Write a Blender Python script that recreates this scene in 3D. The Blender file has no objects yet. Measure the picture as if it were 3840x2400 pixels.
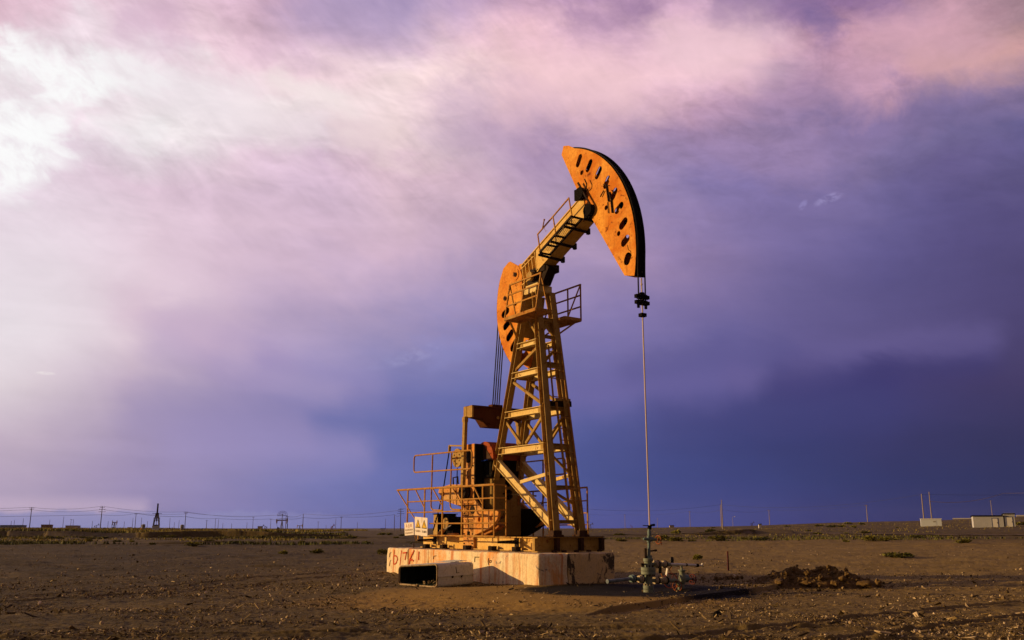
import bpy, bmesh, math, random
import numpy as np
from mathutils import Vector, Matrix
from mathutils.geometry import tessellate_polygon

random.seed(7)
RNG = np.random.default_rng(11)
SC = bpy.context.scene
COL = SC.collection
R = math.radians

# ------------------------------------------------------------------ helpers
def norm(v):
    return Vector(v).normalized()

class MB:
    """collects shapes and links them as one mesh object"""
    def __init__(self, dz=0.0):
        self.v = []; self.f = []; self.dz = dz
    def add(self, vs, fs):
        n = len(self.v)
        self.v += [tuple(p) for p in vs]
        self.f += [tuple(i + n for i in f) for f in fs]
        return self
    def bx(self, x0, x1, y0, y1, z0, z1):
        vs = [(x0,y0,z0),(x1,y0,z0),(x1,y1,z0),(x0,y1,z0),(x0,y0,z1),(x1,y0,z1),(x1,y1,z1),(x0,y1,z1)]
        return self.add(vs, [(0,3,2,1),(4,5,6,7),(0,1,5,4),(1,2,6,5),(2,3,7,6),(3,0,4,7)])
    def frame(self, p0, p1, up):
        p0, p1 = Vector(p0), Vector(p1)
        d = (p1 - p0).normalized(); up = Vector(up)
        s = d.cross(up)
        if s.length < 1e-5: s = d.cross(Vector((1,0.3,0)))
        s.normalize(); u = s.cross(d).normalized()
        return p0, p1, d, s, u
    def bar(self, p0, p1, w, h, up=(0,0,1), off=(0,0), w1=None, h1=None):
        p0, p1, d, s, u = self.frame(p0, p1, up)
        w1 = w if w1 is None else w1; h1 = h if h1 is None else h1
        vs = []
        for p, ww, hh in ((p0,w,h),(p1,w1,h1)):
            c = p + s*off[0] + u*off[1]
            vs += [c - s*ww/2 - u*hh/2, c + s*ww/2 - u*hh/2, c + s*ww/2 + u*hh/2, c - s*ww/2 + u*hh/2]
        return self.add(vs, [(0,1,2,3),(7,6,5,4),(0,4,5,1),(1,5,6,2),(2,6,7,3),(3,7,4,0)])
    def ibeam(self, p0, p1, w, h, t=0.018, up=(0,0,1)):
        self.bar(p0, p1, w, t, up, (0, h/2 - t/2))
        self.bar(p0, p1, w, t, up, (0, -h/2 + t/2))
        return self.bar(p0, p1, t, h - 2*t + .004, up)
    def tube(self, p0, p1, r, n=10, r1=None, caps=True):
        p0, p1, d, s, u = self.frame(p0, p1, (0.02,0.03,1))
        r1 = r if r1 is None else r1
        vs = []
        for k in range(n):
            a = 2*math.pi*k/n; e = s*math.cos(a) + u*math.sin(a)
            vs.append(p0 + e*r); vs.append(p1 + e*r1)
        fs = [(2*k, 2*((k+1)%n), 2*((k+1)%n)+1, 2*k+1) for k in range(n)]
        if caps:
            fs.append(tuple(2*k for k in reversed(range(n)))); fs.append(tuple(2*k+1 for k in range(n)))
        return self.add(vs, fs)
    def path(self, pts, r, n=8, closed=False):
        pts = [Vector(p) for p in pts]; m = len(pts); vs = []; fs = []
        prev = None
        for i, p in enumerate(pts):
            a = pts[(i-1) % m] if (closed or i > 0) else p
            b = pts[(i+1) % m] if (closed or i < m-1) else p
            d = (b - a).normalized()
            if prev is None:
                s = d.cross(Vector((0.02,0.05,1)))
                if s.length < .05: s = d.cross(Vector((1,0,0)))
            else:
                s = prev - d*prev.dot(d)
            s.normalize(); prev = s; u = d.cross(s)
            for k in range(n):
                t = 2*math.pi*k/n
                vs.append(p + (s*math.cos(t) + u*math.sin(t))*r)
        for i in range(m if closed else m-1):
            j = (i+1) % m
            for k in range(n):
                fs.append((i*n+k, i*n+(k+1)%n, j*n+(k+1)%n, j*n+k))
        if not closed:
            fs.append(tuple(reversed(range(n)))); fs.append(tuple((m-1)*n+k for k in range(n)))
        return self.add(vs, fs)
    def prism(self, outer, b0, b1, holes=(), mp=None):
        """outline in (a, z) pushed from b0 to b1 along b; mp turns (p, q, h) into a point"""
        if mp is None: mp = lambda p, q, h: (p, h, q)
        loops = [list(outer)] + [list(h) for h in holes]
        flat = [p for l in loops for p in l]
        tris = tessellate_polygon([[Vector((p[0], p[1], 0)) for p in l] for l in loops])
        n = len(flat)
        vs = [mp(p[0], p[1], b0) for p in flat] + [mp(p[0], p[1], b1) for p in flat]
        fs = []
        for t in tris:
            fs.append(tuple(t)); fs.append(tuple(i+n for i in reversed(t)))
        k = 0
        for l in loops:
            m = len(l)
            for i in range(m):
                j = (i+1) % m
                fs.append((k+i, k+j, k+j+n, k+i+n))
            k += m
        return self.add(vs, fs)
    def ball(self, c, rx, ry, rz, n=10, m=6):
        vs = [(c[0], c[1], c[2]-rz)]; fs = []
        for j in range(1, m):
            t = math.pi*j/m
            for k in range(n):
                a = 2*math.pi*k/n
                vs.append((c[0]+rx*math.sin(t)*math.cos(a), c[1]+ry*math.sin(t)*math.sin(a), c[2]-rz*math.cos(t)))
        vs.append((c[0], c[1], c[2]+rz)); L = len(vs)-1
        for k in range(n):
            fs.append((0, 1+(k+1)%n, 1+k)); fs.append((L, L-n+k, L-n+(k+1)%n))
        for j in range(m-2):
            for k in range(n):
                a = 1+j*n+k; b = 1+j*n+(k+1)%n
                fs.append((a, b, b+n, a+n))
        return self.add(vs, fs)
    def torus(self, c, ax, rad, r, n=28, k=8):
        c = Vector(c); ax = norm(ax); s = ax.cross(Vector((0.1,0.2,1))).normalized(); u = ax.cross(s)
        return self.path([c + (s*math.cos(2*math.pi*i/n) + u*math.sin(2*math.pi*i/n))*rad for i in range(n)], r, k, True)
    def build(self, name, mat, parent=None, angle=35, bevel=0):
        me = bpy.data.meshes.new(name)
        me.from_pydata([(x, y, z+self.dz) for x, y, z in self.v], [], self.f)
        bm = bmesh.new(); bm.from_mesh(me)
        bmesh.ops.recalc_face_normals(bm, faces=bm.faces)
        bm.to_mesh(me); bm.free()
        me.materials.append(mat)
        for p in me.polygons: p.use_smooth = True
        me.set_sharp_from_angle(angle=R(angle))
        o = bpy.data.objects.new(name, me); COL.objects.link(o)
        if parent is not None: o.parent = parent
        if bevel:
            m = o.modifiers.new('edge', 'BEVEL'); m.width = bevel; m.segments = 2; m.limit_method = 'ANGLE'
        return o

def tag(o, label, cat, group=None, kind=None):
    o['label'] = label; o['category'] = cat
    if group: o['group'] = group
    if kind: o['kind'] = kind
    return o
def struct(o, kind='structure'):
    o['kind'] = kind; return o
def empty(name, loc, rz=0):
    o = bpy.data.objects.new(name, None); COL.objects.link(o)
    o.location = loc; o.rotation_euler = (0,0,rz); o.empty_display_size = .3
    return o
def copy_tree(root, loc=None, rz=None, scale=None):
    c = root.copy(); COL.objects.link(c)
    if loc is not None: c.location = loc
    if rz is not None: c.rotation_euler = (0,0,rz)
    if scale is not None: c.scale = (scale,)*3 if not hasattr(scale, '__len__') else scale
    def rec(a, b):
        for ch in a.children:
            d = ch.copy(); COL.objects.link(d); d.parent = b; rec(ch, d)
    rec(root, c)
    return c
def capsule(p, q, r, n=7):
    p, q = Vector(p), Vector(q); d = (q-p).normalized(); a0 = math.atan2(d.y, d.x); out = []
    for i in range(n+1):
        a = a0 - math.pi/2 + math.pi*i/n; out.append((q.x + r*math.cos(a), q.y + r*math.sin(a)))
    for i in range(n+1):
        a = a0 + math.pi/2 + math.pi*i/n; out.append((p.x + r*math.cos(a), p.y + r*math.sin(a)))
    return out
def circle(p, r, n=14):
    return [(p[0] + r*math.cos(2*math.pi*i/n), p[1] + r*math.sin(2*math.pi*i/n)) for i in range(n)]

# ------------------------------------------------------------------ materials
def srgb(h):
    out = []
    for i in (0, 2, 4):
        c = int(h[i:i+2], 16)/255
        out.append(c/12.92 if c <= .04045 else ((c+.055)/1.055)**2.4)
    return tuple(out)
def srgb8(c3):
    return tuple((c/255)/12.92 if c/255 <= .04045 else ((c/255+.055)/1.055)**2.4 for c in c3)
class NT:
    def __init__(self, name):
        self.m = bpy.data.materials.new(name); self.m.use_nodes = True
        self.t = self.m.node_tree; self.t.nodes.clear()
        self.out = self.n('ShaderNodeOutputMaterial')
    def n(self, typ, **kw):
        nd = self.t.nodes.new(typ)
        for k, v in kw.items():
            if k in nd.inputs.keys() if isinstance(k, str) else False: nd.inputs[k].default_value = v
            else: setattr(nd, k, v)
        return nd
    def l(self, a, b): self.t.links.new(a, b)
    def coord(self, scale=(1,1,1), kind='Object'):
        tc = self.n('ShaderNodeTexCoord'); mp = self.n('ShaderNodeMapping'); mp.inputs['Scale'].default_value = scale
        self.l(tc.outputs[kind], mp.inputs['Vector']); return mp.outputs['Vector']
    def noise(self, vec, scale, detail=5, rough=.6, dist=0.0):
        nd = self.n('ShaderNodeTexNoise'); nd.inputs['Scale'].default_value = scale
        nd.inputs['Detail'].default_value = detail; nd.inputs['Roughness'].default_value = rough
        nd.inputs['Distortion'].default_value = dist
        self.l(vec, nd.inputs['Vector']); return nd.outputs['Fac']
    def ramp(self, fac, stops, interp='LINEAR'):
        nd = self.n('ShaderNodeValToRGB'); cr = nd.color_ramp; cr.interpolation = interp
        while len(cr.elements) < len(stops): cr.elements.new(.5)
        for e, (p, c) in zip(cr.elements, stops):
            e.position = p
            e.color = (c, c, c, 1) if isinstance(c, (int, float)) else (*c, 1)
        self.l(fac, nd.inputs['Fac']); return nd.outputs['Color']
    def mix(self, fac, a, b, blend='MIX'):
        nd = self.n('ShaderNodeMix'); nd.data_type = 'RGBA'; nd.blend_type = blend
        for sock, val in ((nd.inputs[0], fac), (nd.inputs[6], a), (nd.inputs[7], b)):
            if isinstance(val, (int, float)): sock.default_value = val
            elif isinstance(val, tuple): sock.default_value = (*val, 1)
            else: self.l(val, sock)
        return nd.outputs[2]
    def math(self, op, a, b=0.0, c=None):
        nd = self.n('ShaderNodeMath'); nd.operation = op
        for i, v in enumerate((a, b, c)):
            if v is None: continue
            if isinstance(v, (int, float)): nd.inputs[i].default_value = v
            else: self.l(v, nd.inputs[i])
        return nd.outputs[0]
    def bsdf(self, color, rough=.6, metal=0.0, bump=None, strength=.3, dist=.01, spec=.5):
        b = self.n('ShaderNodeBsdfPrincipled')
        for sock, val in ((b.inputs['Base Color'], color), (b.inputs['Roughness'], rough), (b.inputs['Metallic'], metal), (b.inputs['Specular IOR Level'], spec)):
            if isinstance(val, (int, float)): sock.default_value = val
            elif isinstance(val, tuple): sock.default_value = (*val, 1)
            else: self.l(val, sock)
        if bump is not None:
            bp = self.n('ShaderNodeBump'); bp.inputs['Strength'].default_value = strength; bp.inputs['Distance'].default_value = dist
            self.l(bump, bp.inputs['Height']); self.l(bp.outputs['Normal'], b.inputs['Normal'])
        self.l(b.outputs[0], self.out.inputs[0]); return self.m

RUST = (.16, .045, .014); RUSTD = (.055, .018, .008); RUSTO = (.42, .11, .02)
def paint(name, base, alt, rust=.5, rough=.55, rcol=RUST, streak=.5, scale=1.0, spec=.06):
    """weathered paint: two tones, fine grime, rust blotches and runs"""
    t = NT(name); v = t.coord(); big = t.noise(v, 1.3*scale, 5, .6, .4); fine = t.noise(v, 14*scale, 6, .7)
    c = t.mix(t.ramp(big, [(.36, 0), (.64, 1)]), base, alt)
    c = t.mix(t.ramp(fine, [(.3, .5), (.62, 0)]), c, tuple(x*.55 for x in base))
    sv = t.coord((5*scale, 5*scale, .45*scale)); run = t.noise(sv, 2.2, 6, .65)
    c = t.mix(t.ramp(run, [(.56, 0), (.72, streak)]), c, rcol)
    bl = t.noise(v, 4.2*scale, 9, .72, .6)
    mask = t.ramp(bl, [(.64-.16*rust, 0), (.70-.10*rust, 1)])
    c = t.mix(mask, c, t.mix(fine, rcol, RUSTD))
    ro = t.math('MULTIPLY_ADD', mask, .15, max(rough, .72))
    return t.bsdf(c, ro, 0, t.math('ADD', fine, t.math('MULTIPLY', mask, .6)), .25, .006, spec)
def plain(name, base, rough=.6, metal=0.0, var=.35, scale=6, spec=.12):
    t = NT(name); v = t.coord(); f = t.noise(v, scale, 6, .65)
    c = t.mix(t.ramp(f, [(.3, 0), (.7, 1)]), tuple(x*(1-var) for x in base), tuple(min(1, x*(1+var)) for x in base))
    return t.bsdf(c, rough, metal, f, .2, .005, spec)

M = {}
M['orange'] = paint('orange_paint', (.62,.185,.014), (.84,.39,.065), .40, .5, (.26,.065,.014), .7)
M['cream'] = paint('ochre_paint_shaded', (.36,.22,.055), (.48,.32,.11), .48, .55, (.26,.085,.022), .55)  # tower legs' darker copy: their shade put into the colour
M['beam'] = paint('ochre_beam_paint', (.70,.42,.10), (.78,.56,.22), .34, .5, (.3,.1,.025), .35)
M['web'] = paint('pale_yellow_lit_paint', (.74,.55,.22), (.80,.64,.30), .22, .6, (.36,.13,.03), .45)  # lit copy for the tower crossbeams: sunlight put into the colour
M['rusty'] = paint('rusty_paint', (.36,.12,.035), (.42,.19,.05), .95, .7, (.13,.035,.012), .7)
M['crankpaint'] = paint('orange_rusting_paint', (.70,.28,.045), (.60,.40,.18), .75, .6, (.4,.10,.02), .7)
M['red'] = paint('dull_red_paint', (.32,.065,.02), (.40,.10,.03), .6, .6, (.12,.03,.012), .5)
M['black'] = plain('black_steel', (.010,.0085,.008), .85, 0, .35, 6, .02)
M['darkrust'] = plain('dark_rust', (.055,.026,.014), .75)
M['rope'] = plain('greased_rope', (.012,.011,.010), .6)
M['rod'] = plain('polished_steel', (.62,.50,.44), .55, 0, .06)
M['railing'] = paint('railing_paint', (.42,.19,.035), (.52,.30,.085), .55, .6, (.30,.085,.02), .5, 2.0)
M['grease'] = plain('oily_iron', (.024,.014,.009), .7, 0, .4, 6, .05)
M['grey'] = plain('grey_metal', (.30,.29,.27), .5)
M['white'] = plain('white_paint', (.72,.70,.66), .5, 0, .08)
M['whitebox'] = paint('dirty_white_plastic', (.55,.56,.57), (.66,.66,.65), .35, .45, (.35,.25,.15), .2)
M['kiosk_dull'] = plain('dull_blue_pipe_paint', (.17,.21,.24), .6)
M['stand'] = paint('shaded_ochre_stand_paint', (.26,.165,.045), (.31,.21,.07), .35, .6, (.12,.045,.015), .5)  # ochre darkened to carry the shade on the reducer stand
M['darkred'] = paint('shaded_red_brown_paint', (.085,.026,.011), (.12,.045,.016), .7, .7, (.05,.016,.007), .5)  # equalizer's red-brown with its shade darkened into the colour
M['lining'] = plain('dark_green_lining', (.022,.034,.028), .9, 0, .4, 4, .02)
M['rim'] = paint('chipped_rim', (.62,.50,.32), (.50,.36,.2), .8, .8, (.22,.12,.06), .3, 3)
M['teal'] = paint('dark_green_valve_paint', (.20,.24,.20), (.27,.30,.24), .28, .5, (.06,.035,.02), .4, 3)
M['tealblue'] = paint('blue_green_paint', (.15,.22,.23), (.19,.26,.26), .3, .5, (.06,.035,.02), .3, 3)
M['flange'] = paint('pale_flange_paint', (.52,.42,.27), (.44,.37,.26), .5, .55, (.16,.07,.03), .4, 4)
M['wheelred'] = plain('red_handwheel', (.10,.02,.018), .6)
M['wheelorange'] = plain('orange_handwheel', (.26,.075,.025), .6)
M['blue'] = plain('blue_cable', (.01,.05,.4), .5)
M['yellow'] = plain('sign_yellow', (.82,.50,.03), .5, 0, .06)
M['ink'] = plain('sign_ink', (.02,.018,.015), .6)
M['redink'] = plain('faded_red_ink', (.62,.30,.20), .6, 0, .1)
M['fadeink'] = plain('faded_ink', (.50,.40,.33), .6, 0, .1)
M['greyink'] = plain('grey_ink', (.12,.10,.10), .6, 0, .1)
M['signwhite'] = plain('sign_enamel', (.80,.73,.68), .4, 0, .05)
M['redpaint'] = plain('red_graffiti_paint', (.55,.07,.02), .7, 0, .25, 9)
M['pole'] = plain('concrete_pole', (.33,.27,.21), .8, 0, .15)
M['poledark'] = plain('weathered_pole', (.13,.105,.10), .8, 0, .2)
M['wire'] = plain('dark_wire', (.05,.05,.06), .6)
M['wirepale'] = plain('pale_wire', (.55,.45,.40), .5)

# concrete of the foundation: limewashed, with rust runs, grey spalls and oil stains
def concrete():
    t = NT('limewashed_concrete'); v = t.coord()
    big = t.noise(v, .9, 6, .6, .5); fine = t.noise(v, 16, 7, .7); mid = t.noise(v, 3.2, 8, .66, .7)
    c = t.mix(t.ramp(big, [(.35, 0), (.65, 1)]), (.80,.64,.37), (.86,.76,.56))
    c = t.mix(t.ramp(fine, [(.32, .55), (.55, 0)]), c, (.42,.33,.22))
    sv = t.coord((2.2, 2.2, .16)); run = t.noise(sv, 1.6, 7, .66)
    c = t.mix(t.ramp(run, [(.50, 0), (.58, .6), (.66, .95)]), c, (.55,.17,.03))
    wash = t.noise(t.coord((.8,.8,.5)), 1.0, 8, .68, .8)
    c = t.mix(t.ramp(wash, [(.52, 0), (.63, .8)]), c, (.74,.31,.055))
    sv2 = t.coord((7, 7, .5)); run2 = t.noise(sv2, 1.8, 6, .7)
    c = t.mix(t.ramp(run2, [(.56, 0), (.70, .6)]), c, (.34,.22,.12))
    sp = t.noise(t.coord((1,1,1.25)), 1.9, 8, .62, 1.2)
    c = t.mix(t.ramp(sp, [(.655, 0), (.675, .9)]), c, (.20,.185,.17))
    o = t.bsdf(c, .85, 0, t.math('ADD', mid, t.math('MULTIPLY', fine, .5)), .55, .03, .2)
    return o
M['concrete'] = concrete()
def concrete_oily():
    t = NT('oil_stained_concrete'); v = t.coord()
    big = t.noise(v, 1.1, 6, .6, .5); fine = t.noise(v, 16, 7, .7); mid = t.noise(v, 3.2, 8, .66, .7)
    c = t.mix(t.ramp(big, [(.35, 0), (.65, 1)]), (.64,.45,.20), (.70,.54,.31))
    c = t.mix(t.ramp(fine, [(.32, .5), (.55, 0)]), c, (.33,.25,.18))
    sv = t.coord((1.5, 1.5, 1.0)); oil = t.noise(sv, 1.15, 8, .66, 1.2)
    c = t.mix(t.ramp(oil, [(.52, 0), (.575, .93)]), c, (.035,.026,.02))
    sp = t.noise(t.coord((1,1,1.6)), 3.4, 8, .62, 1.2)
    c = t.mix(t.ramp(sp, [(.64, 0), (.66, .9)]), c, (.16,.145,.14))
    return t.bsdf(c, .85, 0, t.math('ADD', mid, t.math('MULTIPLY', fine, .5)), .55, .03, .2)
M['oily'] = concrete_oily()

def soil(name, cols, patch, rough=.95, bump=.5, oil=False):  # oil switches on the pad, earth tones and painted shadow
    t = NT(name); v = t.coord()
    a = t.noise(v, .055, 8, .62, .8); b = t.noise(v, .9, 8, .7, .5); f = t.noise(v, 26, 8, .75); g = t.noise(v, 7, 7, .7, .3)
    c = t.mix(t.ramp(a, [(.38, 0), (.62, 1)]), cols[0], cols[1])
    c = t.mix(t.ramp(t.noise(t.coord((1,.55,1)), .035, 8, .66, 1.0), [(.34, .62), (.50, 0)]), c, tuple(x*.38 for x in cols[0]))
    c = t.mix(t.ramp(b, [(.40, 0), (.66, .8)]), c, cols[2])
    c = t.mix(t.ramp(g, [(.36, .75), (.58, 0)]), c, tuple(x*.40 for x in cols[0]))
    k = t.noise(t.coord((.6,1.3,1)), .16, 7, .62, .6)
    c = t.mix(t.ramp(k, [(.56, 0), (.68, .55)]), c, tuple(x*1.5 for x in cols[2]))
    c = t.mix(t.ramp(k, [(.30, .55), (.44, 0)]), c, tuple(x*.45 for x in cols[0]))
    c = t.mix(t.ramp(f, [(.55, 0), (.74, .65)]), c, patch)
    h = t.math('ADD', f, t.math('MULTIPLY', g, 1.4))
    if oil:
        # pale trodden fill of the working pad and the cast shadow painted round the well
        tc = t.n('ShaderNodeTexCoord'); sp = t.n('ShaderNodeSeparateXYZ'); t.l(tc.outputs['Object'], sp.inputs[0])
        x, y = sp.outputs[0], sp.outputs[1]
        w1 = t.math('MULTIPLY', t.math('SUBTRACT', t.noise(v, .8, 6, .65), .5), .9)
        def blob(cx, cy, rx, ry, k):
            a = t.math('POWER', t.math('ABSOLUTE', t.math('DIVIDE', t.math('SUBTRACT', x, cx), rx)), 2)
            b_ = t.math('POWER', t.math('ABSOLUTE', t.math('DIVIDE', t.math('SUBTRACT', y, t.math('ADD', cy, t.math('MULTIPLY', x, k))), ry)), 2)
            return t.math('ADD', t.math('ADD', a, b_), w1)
        pad = t.ramp(t.math('MULTIPLY', blob(.6, 21.8, 4.6, 3.4, .12), .5), [(.3, 1), (.75, 0)])
        c = t.mix(t.math('MULTIPLY', pad, .75), c, t.mix(g, (.36,.205,.036), (.43,.26,.055)))
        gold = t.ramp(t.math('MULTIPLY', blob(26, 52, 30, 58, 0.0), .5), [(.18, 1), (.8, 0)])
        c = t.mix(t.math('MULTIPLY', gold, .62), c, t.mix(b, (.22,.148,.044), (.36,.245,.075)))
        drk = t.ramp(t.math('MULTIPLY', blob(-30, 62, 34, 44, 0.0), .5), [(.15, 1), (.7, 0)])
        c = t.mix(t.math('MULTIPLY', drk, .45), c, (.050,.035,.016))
        st = t.ramp(t.math('MULTIPLY', blob(3.2, 23.45, 3.0, 2.35, 0.0), .5), [(.42, 1), (.60, 0)])  # mask of the painted shadow by the wellhead
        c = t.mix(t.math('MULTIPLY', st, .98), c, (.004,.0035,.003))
    return t.bsdf(c, rough, 0, h, bump, .02, .12)
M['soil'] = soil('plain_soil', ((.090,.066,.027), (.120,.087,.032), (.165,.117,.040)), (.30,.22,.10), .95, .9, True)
M['mound'] = soil('dug_soil', ((.15,.095,.036), (.19,.118,.043), (.22,.138,.05)), (.28,.18,.08))
M['road'] = soil('track_dirt', ((.15,.11,.065), (.18,.13,.075), (.16,.11,.065)), (.2,.15,.1))
def random_island(name, stops, rough=.9):
    t = NT(name); g = t.n('ShaderNodeNewGeometry')
    c = t.ramp(g.outputs['Random Per Island'], stops)
    f = t.noise(t.coord(), 40, 4, .6); c = t.mix(t.ramp(f, [(.3, .4), (.6, 0)]), c, (.05,.035,.02))
    return t.bsdf(c, rough, 0, None, spec=.2)
M['stone'] = random_island('gravel_stone', [(0,(.05,.034,.015)), (.40,(.12,.08,.034)), (.68,(.26,.18,.085)), (.88,(.48,.36,.20)), (1,(.72,.58,.40))])
M['straw'] = random_island('dry_chips', [(0,(.03,.02,.01)), (.38,(.11,.075,.03)), (.68,(.25,.17,.07)), (.88,(.45,.33,.16)), (1,(.7,.55,.34))])
def foliage(name, a, b, c3):
    t = NT(name); g = t.n('ShaderNodeNewGeometry')
    c = t.ramp(g.outputs['Random Per Island'], [(0, a), (.55, b), (1, c3)])
    return t.bsdf(c, .8, 0, None, spec=.2)
M['leaf'] = foliage('olive_leaves', (.11,.112,.014), (.18,.168,.022), (.27,.235,.04))
M['leafdark'] = foliage('dark_olive_leaves', (.05,.058,.010), (.085,.088,.014), (.14,.13,.022))
M['grass'] = foliage('yellow_grass', (.16,.14,.018), (.25,.20,.028), (.34,.26,.04))
M['stem'] = plain('twig', (.10,.07,.04), .9)

# ------------------------------------------------------------------ terrain
def vnoise(x, y, seed=0):
    xi = np.floor(x).astype(np.int64); yi = np.floor(y).astype(np.int64); fx = x-xi; fy = y-yi
    def h(i, j):
        n = (i*374761393 + j*668265263 + seed*1442695041) & 0xffffffff
        n = ((n ^ (n >> 13))*1274126177) & 0xffffffff
        return ((n ^ (n >> 16)) & 0xffff)/65535.0
    u = fx*fx*(3-2*fx); v = fy*fy*(3-2*fy)
    return (h(xi,yi)*(1-u)+h(xi+1,yi)*u)*(1-v)+(h(xi,yi+1)*(1-u)+h(xi+1,yi+1)*u)*v-0.5
def sstep(a, b, x):
    t = np.clip((x-a)/(b-a), 0, 1); return t*t*(3-2*t)
AZ=[-60,-29.5,-18.3,-7.9,6.4,14.6,19.2,25.0,29.5,60]
CREST=[1.3,1.25,.7,.15,1.2,2.3,3.6,4.5,5.9,7.0]
def broad(x,y):
    d=np.hypot(x,y); az=np.degrees(np.arctan2(x,np.maximum(y,1e-3)))
    c=np.interp(az,AZ,CREST)
    t=np.clip((d-60)/360,0,1)
    z=c*t**1.6
    zf=1.5+(c-1.5)*np.minimum(d,1000)/420-.6*sstep(420,560,d)
    z=np.where(d>420,zf-(6+zf)*sstep(1000,2500,d),z)
    return z
def height(x,y,fine=True):
    x=np.asarray(x,float); y=np.asarray(y,float)
    d=np.hypot(x,y)
    z=broad(x,y)
    # raised working pad: edge line from its near corner (1.85,18.5) towards (8.0,26.6)
    ex,ey=6.15/10.17,8.1/10.17
    s=(x-1.85)*ey-(y-18.5)*ex          # >0 to the right / near side
    wob=.10*vnoise(x*1.7,y*1.7,3)+.05*vnoise(x*5,y*5,4)
    right=sstep(-.02,.09,s+wob*.7)
    fx,fy=-5.25/7.9,5.9/7.9            # front-left edge direction
    q=-((x-1.85)*fy-(y-18.5)*fx)
    front=sstep(-.3,1.3,q+wob*2+.4*vnoise(x*.6,y*.6,9))
    low=np.maximum(right,front)
    fade=1-sstep(25.5,30,y+.25*np.maximum(x-6,0))
    z=z-(.11+.03*sstep(26,30,y))*low*fade
    # earth banks crossing the plain, steep side towards the viewer
    def bank(y0,hh,back,xa,xb,seed,amp):
        yy=y0+amp*(vnoise(x*.06,x*0+seed,seed)*2+vnoise(x*.23,x*0+seed+5,seed)*.7)
        m=sstep(xa-8,xa,x)*(1-sstep(xb,xb+8,x))*(1.35*sstep(-.22,.25,vnoise(x*.07,x*0+7.3,seed+2)))
        t=y-yy
        return hh*m*sstep(-.12,.12,t)*(1-sstep(.8,back,t))-.5*hh*m*sstep(-2.5,-.3,t)*(1-sstep(-.12,.12,t))
    if fine:
        z=z+bank(86,.46,9,-60,-8,11,3)+bank(134,.75,18,-90,-3,12,4)+bank(158,.8,14,33,52,13,3)+bank(108,.6,8,2,17,14,3)
    far=np.exp(-d/90)
    n=.16*vnoise(x*.09,y*.09,1)+.07*vnoise(x*.31,y*.31,2)
    pad=(1-low)*(1-sstep(24,30,y))*sstep(-6,-4,x)*(1-sstep(5,9,x))
    n=n*sstep(24,60,d)*1.0+n*.25*(1-sstep(24,60,d))
    z=z+n
    if fine:
        # wheel ruts of service trucks
        for (ax,ay,bx_,by_,cv) in ((2.6,13.0,20.0,29.3,.02),(-14.0,19.0,-3.0,31.5,-.03),(-8,13.2,4.5,15.6,.015)):
            L=np.hypot(bx_-ax,by_-ay); tx,ty=(bx_-ax)/L,(by_-ay)/L
            al=(x-ax)*tx+(y-ay)*ty; la=-(x-ax)*ty+(y-ay)*tx+cv*al*al*.3+.25*vnoise(al*.4,al*0,61)
            m=sstep(-6,0,al)*(1-sstep(L,L+6,al))
            for o in (-.85,.85):
                w=np.abs(la-o)
                z=z+m*(.028*np.exp(-((w-.24)/.07)**2)-.035*(1-sstep(.10,.20,w))+.008*np.sin(al*26)*(1-sstep(.1,.18,w)))
        rough=(1-.8*pad)
        z=z+rough*(.045*np.abs(vnoise(x*1.1,y*1.6,5))*1.2+.03*vnoise(x*2.9,y*3.4,6)+.022*vnoise(x*7.5,y*8.5,7)+.014*vnoise(x*19,y*19,8))-.02
        z=z+(.20*np.clip(vnoise(x*.5,y*.9,21)-.12,0,1)+.10*vnoise(x*.8,y*1.7,22))*sstep(27,40,d)*(1-sstep(250,400,d))
    rw=np.hypot(x-3.55,y-24.0)
    z=z-.10*np.exp(-(rw/1.15)**4)
    z=z-.10*np.exp(-(((x+2.2)/2.3)**2+((y-26.6)/1.7)**2)**2)
    return z

def ground(x, y):
    return float(height(np.array([x]), np.array([y]))[0])

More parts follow.
